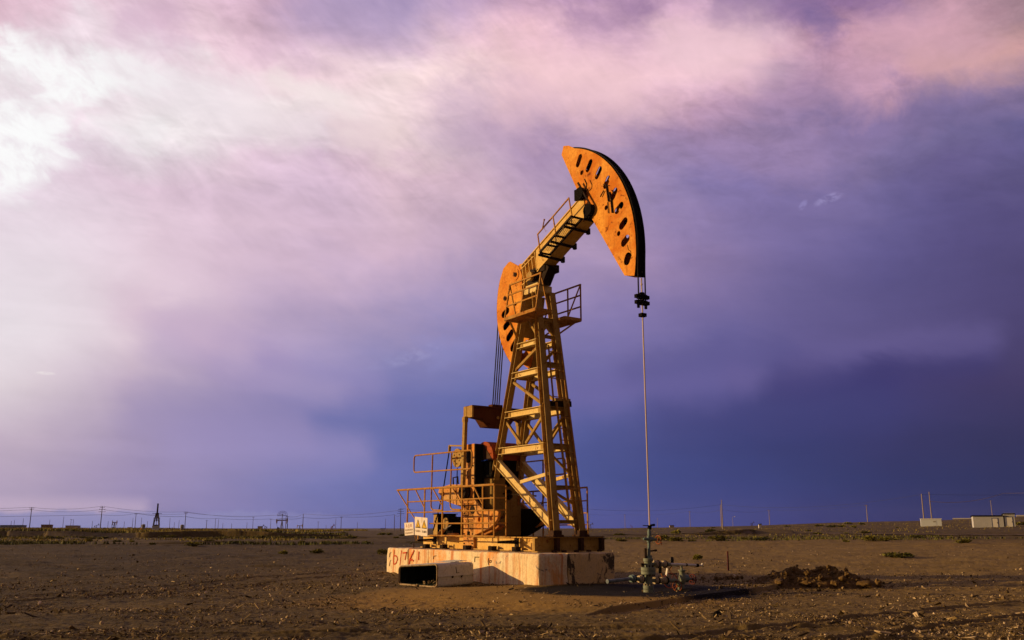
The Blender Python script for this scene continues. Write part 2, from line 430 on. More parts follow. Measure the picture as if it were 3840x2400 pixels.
def make_ground():
    az = np.concatenate([np.arange(-180, -40, 6), np.arange(-40, -33, .7), np.arange(-33, 33.001, .064), np.arange(33.7, 40, .7), np.arange(40, 180, 6)])
    ypx = np.arange(2450, 1987, -.8)
    dd = 1.5*3387/(ypx-1978)
    d = np.concatenate([np.geomspace(.6, dd[0]*.97, 26), dd, np.geomspace(dd[-1]*1.03, 9000, 26)])
    d = np.unique(np.concatenate([d, np.arange(79, 95, .2), np.arange(103, 113, .25), np.arange(126, 144, .25), np.arange(153, 164, .3)]))
    A, D = np.meshgrid(np.radians(az), d)
    X = D*np.sin(A); Y = D*np.cos(A)
    Z = height(X, Y)
    nr, nc = X.shape
    co = np.stack([X, Y, Z], -1).reshape(-1, 3)
    co = np.vstack([co, [[0, 0, float(Z[0].mean())]]])
    i = np.arange(nr-1)[:, None]*nc + np.arange(nc)[None, :]
    j = np.arange(nr-1)[:, None]*nc + (np.arange(nc)[None, :]+1) % nc
    quads = np.stack([i, j, j+nc, i+nc], -1).reshape(-1, 4)[:, ::-1]
    cen = len(co)-1
    k = np.arange(nc); tri = np.stack([np.full(nc, cen), (k+1) % nc, k], -1)
    me = bpy.data.meshes.new('ground')
    nl = quads.size + tri.size
    me.vertices.add(len(co)); me.vertices.foreach_set('co', co.ravel())
    me.loops.add(nl); me.loops.foreach_set('vertex_index', np.concatenate([quads.ravel(), tri.ravel()]).astype(np.int32))
    me.polygons.add(len(quads)+len(tri))
    st = np.concatenate([np.arange(len(quads))*4, quads.size + np.arange(len(tri))*3]).astype(np.int32)
    me.polygons.foreach_set('loop_start', st)
    me.polygons.foreach_set('use_smooth', np.ones(len(st), bool))
    me.update(calc_edges=True); me.validate()
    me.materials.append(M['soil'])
    o = bpy.data.objects.new('ground', me); COL.objects.link(o)
    # face the sky
    if me.polygons[len(quads)//2].normal.z < 0: me.flip_normals()
    return struct(o)
make_ground()

def strip(name, pts, width, mat, lift):
    P = []
    for a, b in zip(pts[:-1], pts[1:]):
        n = max(2, int(math.dist(a, b)/1.5))
        P += [(a[0]+(b[0]-a[0])*i/n, a[1]+(b[1]-a[1])*i/n) for i in range(n)]
    P.append(pts[-1]); m = 6; xs = []; ys = []
    for i, p in enumerate(P):
        q0 = P[max(i-1, 0)]; q1 = P[min(i+1, len(P)-1)]
        dx, dy = q1[0]-q0[0], q1[1]-q0[1]; L = math.hypot(dx, dy); nx, ny = -dy/L, dx/L
        for k in range(m):
            t = (k/(m-1)-.5)*width*(1+.12*math.sin(i*.7)); xs.append(p[0]+nx*t); ys.append(p[1]+ny*t)
    zs = height(np.array(xs), np.array(ys)) + lift
    mb = MB(); mb.v = list(zip(xs, ys, zs.tolist()))
    mb.f = [(i*m+k, i*m+k+1, (i+1)*m+k+1, (i+1)*m+k) for i in range(len(P)-1) for k in range(m-1)]
    return mb.build(name, mat)
struct(strip('road', [(6,172), (27,166), (40,158), (52,150), (62,134), (69,120), (92,92)], 4.5, M['road'], .10))

# ------------------------------------------------------------------ loose gravel and dry chips (uncountable)
ICO = None
def ico():
    bm = bmesh.new(); bmesh.ops.create_icosphere(bm, subdivisions=1, radius=1)
    v = np.array([x.co[:] for x in bm.verts]); f = np.array([[w.index for w in p.verts] for p in bm.faces]); bm.free()
    return v, f
def scatter_mesh(name, V, F, mat, smooth=False):
    """V: (n,k,3), F: (m,c) -> one mesh"""
    n, k, _ = V.shape; m, c = F.shape
    co = V.reshape(-1, 3); fi = (F[None]+np.arange(n)[:, None, None]*k).reshape(-1)
    me = bpy.data.meshes.new(name)
    me.vertices.add(len(co)); me.vertices.foreach_set('co', co.ravel())
    me.loops.add(len(fi)); me.loops.foreach_set('vertex_index', fi.astype(np.int32))
    me.polygons.add(n*m); me.polygons.foreach_set('loop_start', (np.arange(n*m)*c).astype(np.int32))
    me.polygons.foreach_set('use_smooth', np.full(n*m, smooth))
    me.update(calc_edges=True); me.materials.append(mat)
    o = bpy.data.objects.new(name, me); COL.objects.link(o); return o
def rot_mats(n, tilt=math.pi):
    a = RNG.uniform(0, 2*math.pi, n); b = RNG.uniform(-tilt, tilt, n); c = RNG.uniform(-tilt, tilt, n)
    ca, sa, cb, sb, cc, sc = np.cos(a), np.sin(a), np.cos(b), np.sin(b), np.cos(c), np.sin(c)
    Z = np.zeros((n,3,3)); Z[:,0,0]=ca; Z[:,0,1]=-sa; Z[:,1,0]=sa; Z[:,1,1]=ca; Z[:,2,2]=1
    X = np.zeros((n,3,3)); X[:,1,1]=cb; X[:,1,2]=-sb; X[:,2,1]=sb; X[:,2,2]=cb; X[:,0,0]=1
    Yy = np.zeros((n,3,3)); Yy[:,0,0]=cc; Yy[:,0,2]=sc; Yy[:,2,0]=-sc; Yy[:,2,2]=cc; Yy[:,1,1]=1
    return Z @ X @ Yy
def jack_local(x, y):
    dx, dy = x-2.154, y-26.108
    return dx*.55644-dy*.83089, dx*.83089+dy*.55644
def spots(n, d0, d1, power=1.0, clump=True):
    out = []
    while sum(len(o) for o in out) < n:
        k = n*3
        a = np.radians(RNG.uniform(-36, 36, k))
        inv = RNG.uniform(1/d1, 1/d0, k); d = 1/inv
        x, y = d*np.sin(a), d*np.cos(a)
        p = np.clip(.55+1.9*vnoise(x*.45, y*.8, 31)+1.1*vnoise(x*1.6, y*2.4, 32), .04, 1) if clump else np.ones(k)
        # the trodden pad beside the foundation stays cleaner
        pad = (np.abs(x+.2) < 3.2) & (y > 19.6) & (y < 26)
        p = np.where(pad, p*.25, p)
        ja, jb = jack_local(x, y)
        p = np.where((ja > -9.3) & (ja < .1) & (jb > -1.8) & (jb < 1.0), 0, p)
        p = np.where(((x-3.2)/2.9)**2+((y-23.45)/2.2)**2 < .8, p*.06, p)
        keep = RNG.uniform(0, 1, k) < p
        out.append(np.stack([x, y], -1)[keep])
    return np.concatenate(out)[:n]
iv, iF = ico()
def stones(n, d0, d1, s0, s1, big=0):
    P = spots(n, d0, d1); n = len(P)
    s = np.exp(RNG.normal(math.log(s0), .5, n)).clip(s0*.35, s1)
    V = iv[None]*RNG.uniform(.72, 1.28, (n, len(iv), 1))
    V = V*RNG.uniform(.6, 1.3, (n, 1, 3))*s[:, None, None]
    V = np.einsum('nij,nkj->nki', rot_mats(n), V)
    z = height(P[:, 0], P[:, 1])
    V[:, :, 0] += P[:, :1]; V[:, :, 1] += P[:, 1:]; V[:, :, 2] += (z+s*.35)[:, None]
    return V
V = np.concatenate([stones(24000, 10.5, 36, .0095, .045), stones(500, 10.5, 22, .018, .05), stones(5200, 24, 90, .018, .07)])
struct(scatter_mesh('gravel', V, iF, M['stone']), 'stuff')
n = 46000
P = spots(n, 10.5, 33)
L = np.exp(RNG.normal(math.log(.018), .62, n)).clip(.010, .11)
bx = np.array([[-1,-.22,-.08],[1,-.10,-.06],[1.05,.14,-.05],[-.9,.25,-.09],[-.95,-.2,.09],[.9,-.08,.10],[.98,.10,.08],[-1,.2,.08]])
bf = np.array([(0,3,2,1),(4,5,6,7),(0,1,5,4),(1,2,6,5),(2,3,7,6),(3,0,4,7)])
V = bx[None]*RNG.uniform(.6, 1.4, (n, 8, 1))*L[:, None, None]*RNG.uniform([.6,.6,.5],[1.2,1.8,1.6],(n,3))[:, None, :]
V = np.einsum('nij,nkj->nki', rot_mats(n, .8), V)
z = height(P[:, 0], P[:, 1])
V[:, :, 0] += P[:, :1]; V[:, :, 1] += P[:, 1:]; V[:, :, 2] += (z+L*.25)[:, None]
struct(scatter_mesh('dry_debris', V, bf, M['straw']), 'stuff')

# ------------------------------------------------------------------ desert shrubs
def bush_mesh(name, seed, mat, leaves=420):
    r = np.random.default_rng(seed)
    lobes = [(r.uniform(-.33,.33), r.uniform(-.28,.28), r.uniform(.08,.42), r.uniform(.2,.34)) for _ in range(7)]
    vs = []; fs = []
    for i in range(leaves):
        cx, cy, cz, rr = lobes[r.integers(len(lobes))]
        d = r.normal(size=3); d /= np.linalg.norm(d); d[2] = d[2]*.8+.15
        p = np.array([cx, cy, cz]) + d*rr*r.uniform(.45, 1.0)*np.array([1, 1, 1.1])
        if p[2] < .0: p[2] = r.uniform(0, .12)
        l = r.uniform(.09, .2); w = l*r.uniform(.25, .45)
        t = np.array([d[0]*.8, d[1]*.8, abs(d[2])+.6])+r.normal(size=3)*.35; t /= np.linalg.norm(t)
        s = np.cross(t, r.normal(size=3)); s /= np.linalg.norm(s)+1e-6
        b = len(vs)
        vs += [tuple(p-t*l*.3), tuple(p+s*w), tuple(p+t*l), tuple(p-s*w)]; fs.append((b, b+1, b+2, b+3))
    me = bpy.data.meshes.new(name); me.from_pydata(vs, [], fs); me.materials.append(mat); return me
def stem_mesh(seed):
    mb = MB(); r = random.Random(seed)
    for i in range(8):
        a = r.uniform(0, 6.28); e = r.uniform(.15, .35); h = r.uniform(.35, .7)
        mb.path([(0,0,-.12), (e*.4*math.cos(a), e*.4*math.sin(a), h*.5), (e*math.cos(a), e*math.sin(a), h)], .012, 4)
    return mb
BM = [bush_mesh('shrub_foliage', s, M['leaf']) for s in range(5)] + [bush_mesh('shrub_foliage', s+9, M['leafdark']) for s in range(2)]
stem0 = stem_mesh(3).build('stem', M['stem']); STEM = stem0.data; bpy.data.objects.remove(stem0)
def shrub(x, y, w, h, label, group, dark=False, seed=0):
    r = random.Random(seed)
    o = empty('desert_shrub', (x, y, ground(x, y)-.02), r.uniform(0, 6.28))
    w = max(w*1.5, .6); h = max(h*1.35, .34)
    o.scale = (w, w*.85, h*1.12)
    f = bpy.data.objects.new('foliage', BM[5+seed % 2] if dark else BM[seed % 5]); COL.objects.link(f); f.parent = o
    s = bpy.data.objects.new('stem', STEM); COL.objects.link(s); s.parent = o
    tag(o, label, 'shrub', group); return o
BUSH = [(-73.7, 146.8, 2.29, 0.68), (-58.0, 113.8, 0.78, 0.29), (-56.2, 115.3, 0.84, 0.33), (-57.6, 115.2, 0.56, 0.18), (-56.8, 115.0, 0.45, 0.18), (-55.0, 119.3, 0.7, 0.27), (-53.1, 117.3, 1.14, 0.26), (-51.7, 117.9, 1.38, 0.3), (-86.6, 195.5, 0.95, 0.28), (-51.6, 132.6, 1.04, 0.41), (-49.5, 132.2, 1.16, 0.43), (-48.2, 131.5, 1.03, 0.47), (-82.1, 223.5, 1.96, 0.5), (-68.8, 199.7, 1.36, 0.41), (-75.4, 223.8, 2.18, 0.5), (-42.2, 121.1, 0.59, 0.22), (-41.1, 121.5, 0.83, 0.27), (-40.2, 121.8, 0.83, 0.22), (-48.0, 92.9, 0.36, 0.21), (-46.5, 91.9, 0.63, 0.23), (-43.4, 92.0, 0.36, 0.23), (-45.3, 99.5, 0.58, 0.36), (-42.4, 99.8, 0.58, 0.22), (-39.4, 96.5, 0.38, 0.22), (-31.0, 80.2, 0.47, 0.25), (-25.3, 73.9, 0.94, 0.34), (-32.1, 98.7, 0.77, 0.2), (-34.3, 126.8, 1.31, 0.41), (-39.2, 124.3, 1.03, 0.24), (-53.4, 180.4, 0.94, 0.35), (-40.8, 183.7, 1.14, 0.36), (-27.9, 129.4, 0.67, 0.31), (-26.2, 130.3, 0.47, 0.2), (-22.9, 127.2, 0.53, 0.22), (-22.0, 128.9, 1.2, 0.34), (-37.3, 206.2, 1.07, 0.45), (-26.2, 187.0, 1.36, 0.53), (-24.4, 183.5, 1.33, 0.48), (-20.0, 170.4, 1.06, 0.41), (-16.4, 131.9, 0.82, 0.23), (-24.8, 83.5, 0.78, 0.18), (-13.4, 54.7, 0.34, 0.11), (-11.7, 55.8, 0.64, 0.21), (-7.5, 54.3, 0.34, 0.3), (-19.0, 84.6, 0.53, 0.22), (-16.9, 85.0, 0.62, 0.22), (-13.1, 83.6, 0.43, 0.18), (32.2, 181.6, 1.59, 0.84), (18.7, 162.5, 1.27, 0.4), (44.0, 205.7, 1.41, 0.74), (41.2, 184.3, 1.08, 0.49), (44.0, 181.4, 1.59, 0.65), (11.9, 101.8, 0.89, 0.31), (17.1, 104.9, 0.92, 0.65), (17.5, 101.5, 1.39, 0.44), (23.0, 104.2, 1.73, 0.56), (19.7, 101.9, 0.6, 0.25), (27.2, 107.7, 0.95, 0.26), (28.0, 104.8, 1.23, 0.34), (9.0, 45.0, 0.44, 0.16), (59.0, 225.8, 1.1, 0.42), (49.4, 149.9, 1.02, 0.34), (63.5, 198.8, 1.16, 0.29), (65.8, 326.4, 1.27, 0.4), (72.3, 331.9, 1.3, 0.41), (92.9, 312.9, 1.53, 0.45), (98.2, 296.5, 2.32, 0.61), (91.7, 265.0, 2.15, 0.65), (119.8, 329.6, 2.68, 0.94), (115.1, 305.4, 2.21, 0.75), (89.2, 242.0, 1.09, 0.6), (94.5, 265.2, 1.68, 0.6), (57.9, 151.6, 1.51, 0.4), (54.8, 152.1, 0.69, 0.26), (35.9, 93.9, 1.1, 0.52), (38.5, 95.5, 1.29, 0.36), (48.6, 111.6, 0.91, 0.37), (33.4, 93.1, 0.67, 0.18), (19.2, 46.6, 0.97, 0.19), (94.4, 227.0, 0.82, 0.3), (112.6, 230.9, 2.5, 0.48), (120.1, 217.9, 2.36, 0.83), (41.5, 85.1, 1.38, 0.4)]
for i, (x, y, w, h) in enumerate(BUSH):
    az = math.degrees(math.atan2(x, y)); d = math.hypot(x, y); dark = (i % 9 == 4) or (i == 78)
    if i == 80: continue
    if x < 0:
        if az < -13.5:
            if d > 140: lab, g = 'yellow-green shrub near the horizon on the far left plain', 'shrubs on the far left plain'
            elif d > 105: lab, g = 'low olive shrub growing along the farther dark earth bank on the left', 'shrubs along the left earth banks'
            else: lab, g = 'small olive shrub just in front of the nearer dark earth bank on the left', 'shrubs before the left earth bank'
        else:
            if d > 140: lab, g = 'olive shrub by the horizon between the far poles and the warning signs', 'shrubs left of the pumpjack'
            elif d > 70: lab, g = 'low olive shrub on the earth banks left of the concrete foundation', 'shrubs left of the pumpjack'
            else: lab, g = 'small green tuft on bare soil left of the concrete foundation', 'tufts left of the foundation'
    else:
        if d > 200: lab, g = 'olive shrub high on the rising ground near the right horizon', 'shrubs on the right rise'
        elif d > 135: lab, g = 'green shrub beyond the pale dirt track on the right', 'shrubs beyond the dirt track'
        elif d > 70: lab, g = 'rounded yellow-green shrub in front of the pale dirt track', 'shrubs before the dirt track'
        elif az < 15: lab, g = 'small lone green tuft behind the wellhead gauges', None
        else: lab, g = 'dark flat green bush on bare soil above the dirt mound', None
    shrub(x, y, w, h, lab, g, dark, i)
# yellowed grass along the left skyline (uncountable)
def grass(n, xa, xb, ya, yb, name, hs, mat='grass'):
    P = np.stack([RNG.uniform(xa, xb, n*4), RNG.uniform(ya, yb, n*4)], -1)
    k = vnoise(P[:, 0]*.06, P[:, 1]*.03, 41)+.5*vnoise(P[:, 0]*.25, P[:, 1]*.12, 42) > .02
    P = P[k][:n]; n = len(P)
    h = RNG.uniform(.5, 1.0, n)*hs
    a = RNG.uniform(0, 6.28, n); c, s = np.cos(a), np.sin(a)
    lean = RNG.normal(0, .25, (n, 2))
    V = np.zeros((n, 3, 3)); V[:, 0, 0] = -c*h*.28; V[:, 0, 1] = -s*h*.28; V[:, 1, 0] = c*h*.28; V[:, 1, 1] = s*h*.28
    V[:, 2, :2] = lean*h[:, None]; V[:, 2, 2] = h
    z = height(P[:, 0], P[:, 1])
    V[:, :, 0] += P[:, :1]; V[:, :, 1] += P[:, 1:]; V[:, :, 2] += z[:, None]-.02
    return scatter_mesh(name, V, np.array([(0, 1, 2)]), M[mat])
struct(grass(26000, -190, -60, 170, 400, 'grass', .8), 'stuff')
struct(grass(7000, -95, -6, 80, 92, 'scrub', .36, 'leafdark'), 'stuff')
struct(grass(8000, -110, -4, 126, 146, 'scrub', .42, 'leafdark'), 'stuff')
struct(grass(3500, 3, 60, 100, 128, 'scrub', .3, 'leafdark'), 'stuff')
struct(grass(5000, 20, 190, 110, 360, 'grass', .32), 'stuff')
struct(grass(4500, -70, -8, 84, 150, 'grass', .3), 'stuff')

# ------------------------------------------------------------------ heap of dug earth
def clod_mesh(mb, c, s, seed, sub=2):
    r = random.Random(seed)
    bm = bmesh.new(); bmesh.ops.create_icosphere(bm, subdivisions=sub, radius=1)
    off = Vector((r.uniform(0, 50), r.uniform(0, 50), r.uniform(0, 50)))
    from mathutils import noise as mn
    rot = Matrix.Rotation(r.uniform(0, 6.28), 3, 'Z') @ Matrix.Rotation(r.uniform(-.6, .6), 3, 'X')
    vs = []
    for v in bm.verts:
        k = 1 + .45*mn.noise(v.co*1.3+off) + .22*mn.noise(v.co*3.1+off)
        p = rot @ Vector((v.co.x*k*s[0], v.co.y*k*s[1], v.co.z*k*s[2])); vs.append(p + Vector(c))
    fs = [tuple(w.index for w in f.verts) for f in bm.faces]; bm.free(); mb.add(vs, fs)
def earth_heap():
    cx, cy = 8.45, 26.5; g0 = ground(cx, cy)
    root = empty('dirt_mound', (cx, cy, g0)); root.scale = (.88, .9, .86); tag(root, 'knee-high heap of freshly dug brown earth and clods right of the wellhead', 'dirt mound')
    nx, ny = 170, 80; xs = np.linspace(-2.3, 2.5, nx); ys = np.linspace(-1.15, 1.5, ny)
    X, Y = np.meshgrid(xs, ys)
    prof = np.interp(X, [-2.3, -1.7, -1.1, -.55, .1, .55, .85, 1.2, 1.75, 2.1, 2.5], [0, .1, .32, .5, .44, .56, .54, .46, .2, .05, 0])
    w = np.clip(1-np.abs(Y-.1)/np.where(Y < .1, 1.05, 1.3), 0, 1)**.75
    Z = prof*w
    amt = np.clip(Z/.15, 0, 1)
    Z = Z + amt*(.16*np.abs(vnoise(X*2.6+40, Y*2.9, 51))+.13*vnoise(X*5.5, Y*6+30, 52)+.07*vnoise(X*13, Y*13, 53)+.04*vnoise(X*27, Y*27, 54)) - .03
    gz = height(X+cx, Y+cy)-g0
    Z = Z + gz
    mb = MB(); mb.v = list(zip(X.ravel().tolist(), Y.ravel().tolist(), Z.ravel().tolist()))
    mb.f = [(j*nx+i, j*nx+i+1, (j+1)*nx+i+1, (j+1)*nx+i) for j in range(ny-1) for i in range(nx-1)]
    mb.build('heap', M['mound'], root)
    r = random.Random(4)
    small = MB()
    for i in range(420):
        x = r.gauss(.0, 1.05); y = r.gauss(-.15, .5)
        ix = min(max(int((x+2.3)/4.8*(nx-1)), 0), nx-1); iy = min(max(int((y+1.15)/2.65*(ny-1)), 0), ny-1)
        s = r.uniform(.014, .06)
        clod_mesh(small, (x, y, Z[iy, ix]+s*.3), (s*r.uniform(.8, 1.5), s, s*r.uniform(.6, 1)), i, 1)
    struct(small.build('crumbs', M['mound'], root), 'stuff')
    for i, (x, y, z, a, b, c) in enumerate([(-1.25,-.78,.16,.42,.2,.15), (-.42,-.85,.12,.25,.18,.13), (-.08,-.95,.08,.14,.12,.10), (.42,-.9,.12,.22,.16,.14), (.1,-.62,.3,.14,.12,.12),
             (.75,-.7,.25,.16,.13,.12), (1.35,-.95,.10,.32,.18,.15), (1.82,-.8,.12,.15,.14,.17), (.25,-.2,.55,.13,.12,.1), (.6,.05,.6,.12,.1,.08), (-.6,-.1,.52,.14,.12,.1), (-1.75,-.55,.08,.16,.12,.08),
             (.98,-.5,.38,.15,.12,.1), (-.9,-.35,.4,.16,.14,.12), (1.1,-.1,.5,.13,.1,.09), (-.25,-.45,.42,.15,.13,.12)]):
        mb = MB(); clod_mesh(mb, (x, y, z), (a*.7, b*.7, c*.75), 100+i, 3); mb.build('clod', M['mound'], root)
earth_heap()
mb = MB()
for i in range(26):
    r = random.Random(900+i); clod_mesh(mb, (r.gauss(0, .28), r.gauss(0, .18), r.uniform(0, .07)), (r.uniform(.03, .09),)*3, 300+i, 1)
o = mb.build('earth_clods', M['mound']); o.location = (6.35, 28.3, ground(6.35, 28.3)); tag(o, 'little scatter of earth clods just left of the big dirt mound', 'earth clods', kind='stuff')

# red marker stake
o = MB().bar((0,0,-.2), (.01,0,.66), .055, .055, (0,1,0), w1=.048, h1=.048).tube((.01,0,.655), (.01,0,.675), .03, 8).build('marker_stake', M['wheelred'], bevel=.004)
o.location = (7.9, 34.2, ground(7.9, 34.2)); tag(o, 'short red marker stake standing in bare soil behind the wellhead', 'stake')
# a dark lump and a pale stone that stand out on the foreground
mb = MB(); clod_mesh(mb, (0,0,.05), (.10,.08,.075), 77, 2); o = mb.build('dark_stone', M['black']); o.location = (3.85, 17.75, ground(3.85, 17.75)-.01)
tag(o, 'black fist-sized lump lying on the gravel in front of the pad edge', 'stone')

# ------------------------------------------------------------------ the pumpjack site: a runs to the well, b to the far side
ORG = (2.154, 26.108); ROT = R(-56.19)
UA = Vector((.55644, -.83089, 0)); UB = Vector((.83089, .55644, 0))
def wpos(a, b, z=0.0):
    p = Vector((ORG[0], ORG[1], 0)) + UA*a + UB*b; return (p.x, p.y, z)

# -------- concrete foundation
def rough_box(mb, x0, x1, y0, y1, z0, z1, step, amp, seed):
    from mathutils import noise as mn
    off = Vector((seed*3.7, seed*1.9, seed*5.3))
    nx, ny, nz = [max(2, int(round(abs(b-a)/step))) for a, b in ((x0,x1),(y0,y1),(z0,z1))]
    idx = {}; vs = []; fs = []
    def vert(i, j, k):
        if (i, j, k) in idx: return idx[(i, j, k)]
        p = Vector((x0+(x1-x0)*i/nx, y0+(y1-y0)*j/ny, z0+(z1-z0)*k/nz))
        edge = (i in (0, nx)) + (j in (0, ny)) + (k in (0, nz))
        d = Vector((mn.noise(p*1.1+off), mn.noise(p*1.1+off*2), mn.noise(p*1.1-off)))*amp + Vector((mn.noise(p*5+off), mn.noise(p*5+off*2), mn.noise(p*5-off)))*amp*.55
        if edge >= 2:
            c = Vector(((x0+x1)/2, (y0+y1)/2, (z0+z1)/2))
            pull = amp*(.5+1.6*max(0, mn.noise(p*4-off*3)+.15))
            for ax, (n_, m_) in enumerate(((i, nx), (j, ny), (k, nz))):
                if n_ in (0, m_): d[ax] += pull*(1 if n_ == 0 else -1)
        idx[(i, j, k)] = len(vs); vs.append(p+d); return len(vs)-1
    for i in range(nx):
        for j in range(ny):
            fs.append((vert(i,j,0), vert(i,j+1,0), vert(i+1,j+1,0), vert(i+1,j,0)))
            fs.append((vert(i,j,nz), vert(i+1,j,nz), vert(i+1,j+1,nz), vert(i,j+1,nz)))
    for i in range(nx):
        for k in range(nz):
            fs.append((vert(i,0,k), vert(i+1,0,k), vert(i+1,0,k+1), vert(i,0,k+1)))
            fs.append((vert(i,ny,k), vert(i,ny,k+1), vert(i+1,ny,k+1), vert(i+1,ny,k)))
    for j in range(ny):
        for k in range(nz):
            fs.append((vert(0,j,k), vert(0,j,k+1), vert(0,j+1,k+1), vert(0,j+1,k)))
            fs.append((vert(nx,j,k), vert(nx,j+1,k), vert(nx,j+1,k+1), vert(nx,j,k+1)))
    mb.add(vs, fs)
base = empty('concrete_foundation', wpos(0, 0, 0), ROT)
tag(base, 'long pale rust-streaked concrete block foundation carrying the big pumpjack', 'foundation')
for i, (a0, a1, b0, b1, z1) in enumerate([(-9.2,-7.64,-1.72,-.74,.815), (-7.61,-6.22,-1.705,-.74,.80), (-6.185,0,-1.72,-.74,.805)]):
    mb = MB(); rough_box(mb, a0, a1, b0, b1, -.35, z1, .06, .016, i+1); mb.build('concrete_block', M['concrete'], base, 50)
mb = MB(); rough_box(mb, -9.2, 0, -.725, .935, -.35, .80, .07, .016, 5); mb.build('concrete_block', M['oily'], base, 50)
for a, b, lean in ((-8.1,-1.25,0), (-6.62,-1.2,.03), (-5.32,-1.25,-.02), (-2.95,-1.42,.02), (-2.35,-1.5,.02), (-1.05,.55,.0)):
    h = .15; pts = [(a-.035, b, .78), (a-.035+lean, b, .78+h)]
    pts += [(a+lean-.035*math.cos(t), b, .78+h+.035*math.sin(t)) for t in np.linspace(.3, math.pi-.3, 6)]
    pts += [(a+.035+lean, b, .78+h), (a+.035, b, .78)]
    MB().path(pts, .011, 6).build('lifting_loop', M['darkrust'], base)
def stroke(name, lines, mat, w, b=-1.722):
    mb = MB()
    for L in lines:
        for (a0, z0), (a1, z1) in zip(L[:-1], L[1:]):
            d = Vector((a1-a0, 0, z1-z0)).normalized()*w*.35
            mb.bar((a0-d.x, b, z0-d.z), (a1+d.x, b, z1+d.z), w, .026, (0,1,0))
    mb.build(name, mat, base)
DIGITS = [[[(-8.62,.735),(-8.655,.54),(-8.65,.275),(-8.56,.27),(-8.46,.305),(-8.37,.43),(-8.40,.51),(-8.50,.55),(-8.64,.545)]],
    [[(-8.07,.725),(-8.13,.48),(-8.17,.255)]], [[(-7.97,.655),(-7.72,.675),(-7.735,.66),(-7.80,.44)]],
    [[(-7.18,.745),(-7.33,.60),(-7.47,.44),(-7.49,.32)], [(-7.46,.42),(-7.33,.46),(-7.20,.42)]], [[(-6.83,.715),(-6.84,.47)]]]
for D_ in DIGITS: stroke('painted_digit', D_, M['redpaint'], .042)
MARKS = [[[(-3.28,.65),(-3.30,.50)],[(-3.285,.64),(-3.06,.645)]], [[(-2.52,.62),(-2.55,.52),(-2.51,.44)]], [[(-2.45,.57),(-2.36,.565),(-2.37,.51),(-2.47,.51),(-2.45,.57)]],
    [[(-8.96,.62),(-8.99,.50)],[(-8.965,.625),(-8.87,.65)]], [[(-8.93,.33),(-8.98,.20)],[(-8.935,.33),(-8.87,.39)]], [[(-5.80,.60),(-5.84,.52)],[(-5.80,.605),(-5.64,.62)]]]
for D_ in MARKS: stroke('embossed_mark', D_, M['darkrust'], .018)

# -------- pumpjack
PZ = -.81
pj = empty('pumpjack', wpos(0, 0, .81), ROT)
tag(pj, 'big orange and ochre double-headed oil pumpjack on the concrete foundation', 'pumpjack')
def P(): return MB(PZ)
# base skid of I-beams
mb = P()
for b in (-.82, .82): mb.ibeam((-8.2,b,1.03), (-1.05,b,1.03), .24, .40, .022)
for a in (-8.1,-6.9,-5.45,-4.15,-2.35): mb.bx(a-.02, a+.02, -.80, .80, .86, 1.20)
mb.bx(-5.62,-4.5,-.70,.70,1.05,1.235).bx(-8.3,-7.2,-.7,.7,1.10,1.232)
skid = mb.build('base_skid', M['beam'], pj)
mb = P(); mb.bx(-1.05,-.80,-1.2,1.2,1.205,1.235).bx(-1.05,-.80,-1.2,1.2,.82,.85).bx(-1.04,-.93,-1.2,1.2,.84,1.21)
mb.build('front_crossbeam', M['cream'], skid)
mb = P()
for b in (-.47,.40,1.165): mb.bx(-.935,-.79,b-.055,b+.055,.845,1.21)
mb.bx(-.935,-.785,1.13,1.205,.845,1.21).bx(-1.06,-.775,-1.21,1.21,1.236,1.25)
for b in (-.65,-.3,.15,.6,1.0): mb.bx(-.80,-.70,b-.06,b+.05,.812,.87)
mb.build('stiffener', M['darkrust'], skid)
for a in (-2.2,-7.15):
    m = P().tube((a,-1.62,1.085), (a,-.92,1.085), .035, 8, .06).bx(a-.09,a+.09,-.97,-.93,.95,1.20)
    m.build('outrigger', M['grease'], skid)
    P().bar((a,-1.6,1.08), (a,-1.6,1.25), .03, .05).build('outrigger_stub', M['railing'], skid)
for a in (-7.2,-2.2): P().ibeam((a,.9,1.10), (a,1.28,1.10), .1, .14, .012, (0,0,1)).build('outrigger', M['grease'], skid)
m = P()
for a in (-2.1,-3.4,-4.9,-6.4,-7.6): m.bx(a-.1,a+.1,-1.13,-.94,.815,.95)
m.build('anchor_clamp', M['grease'], skid)

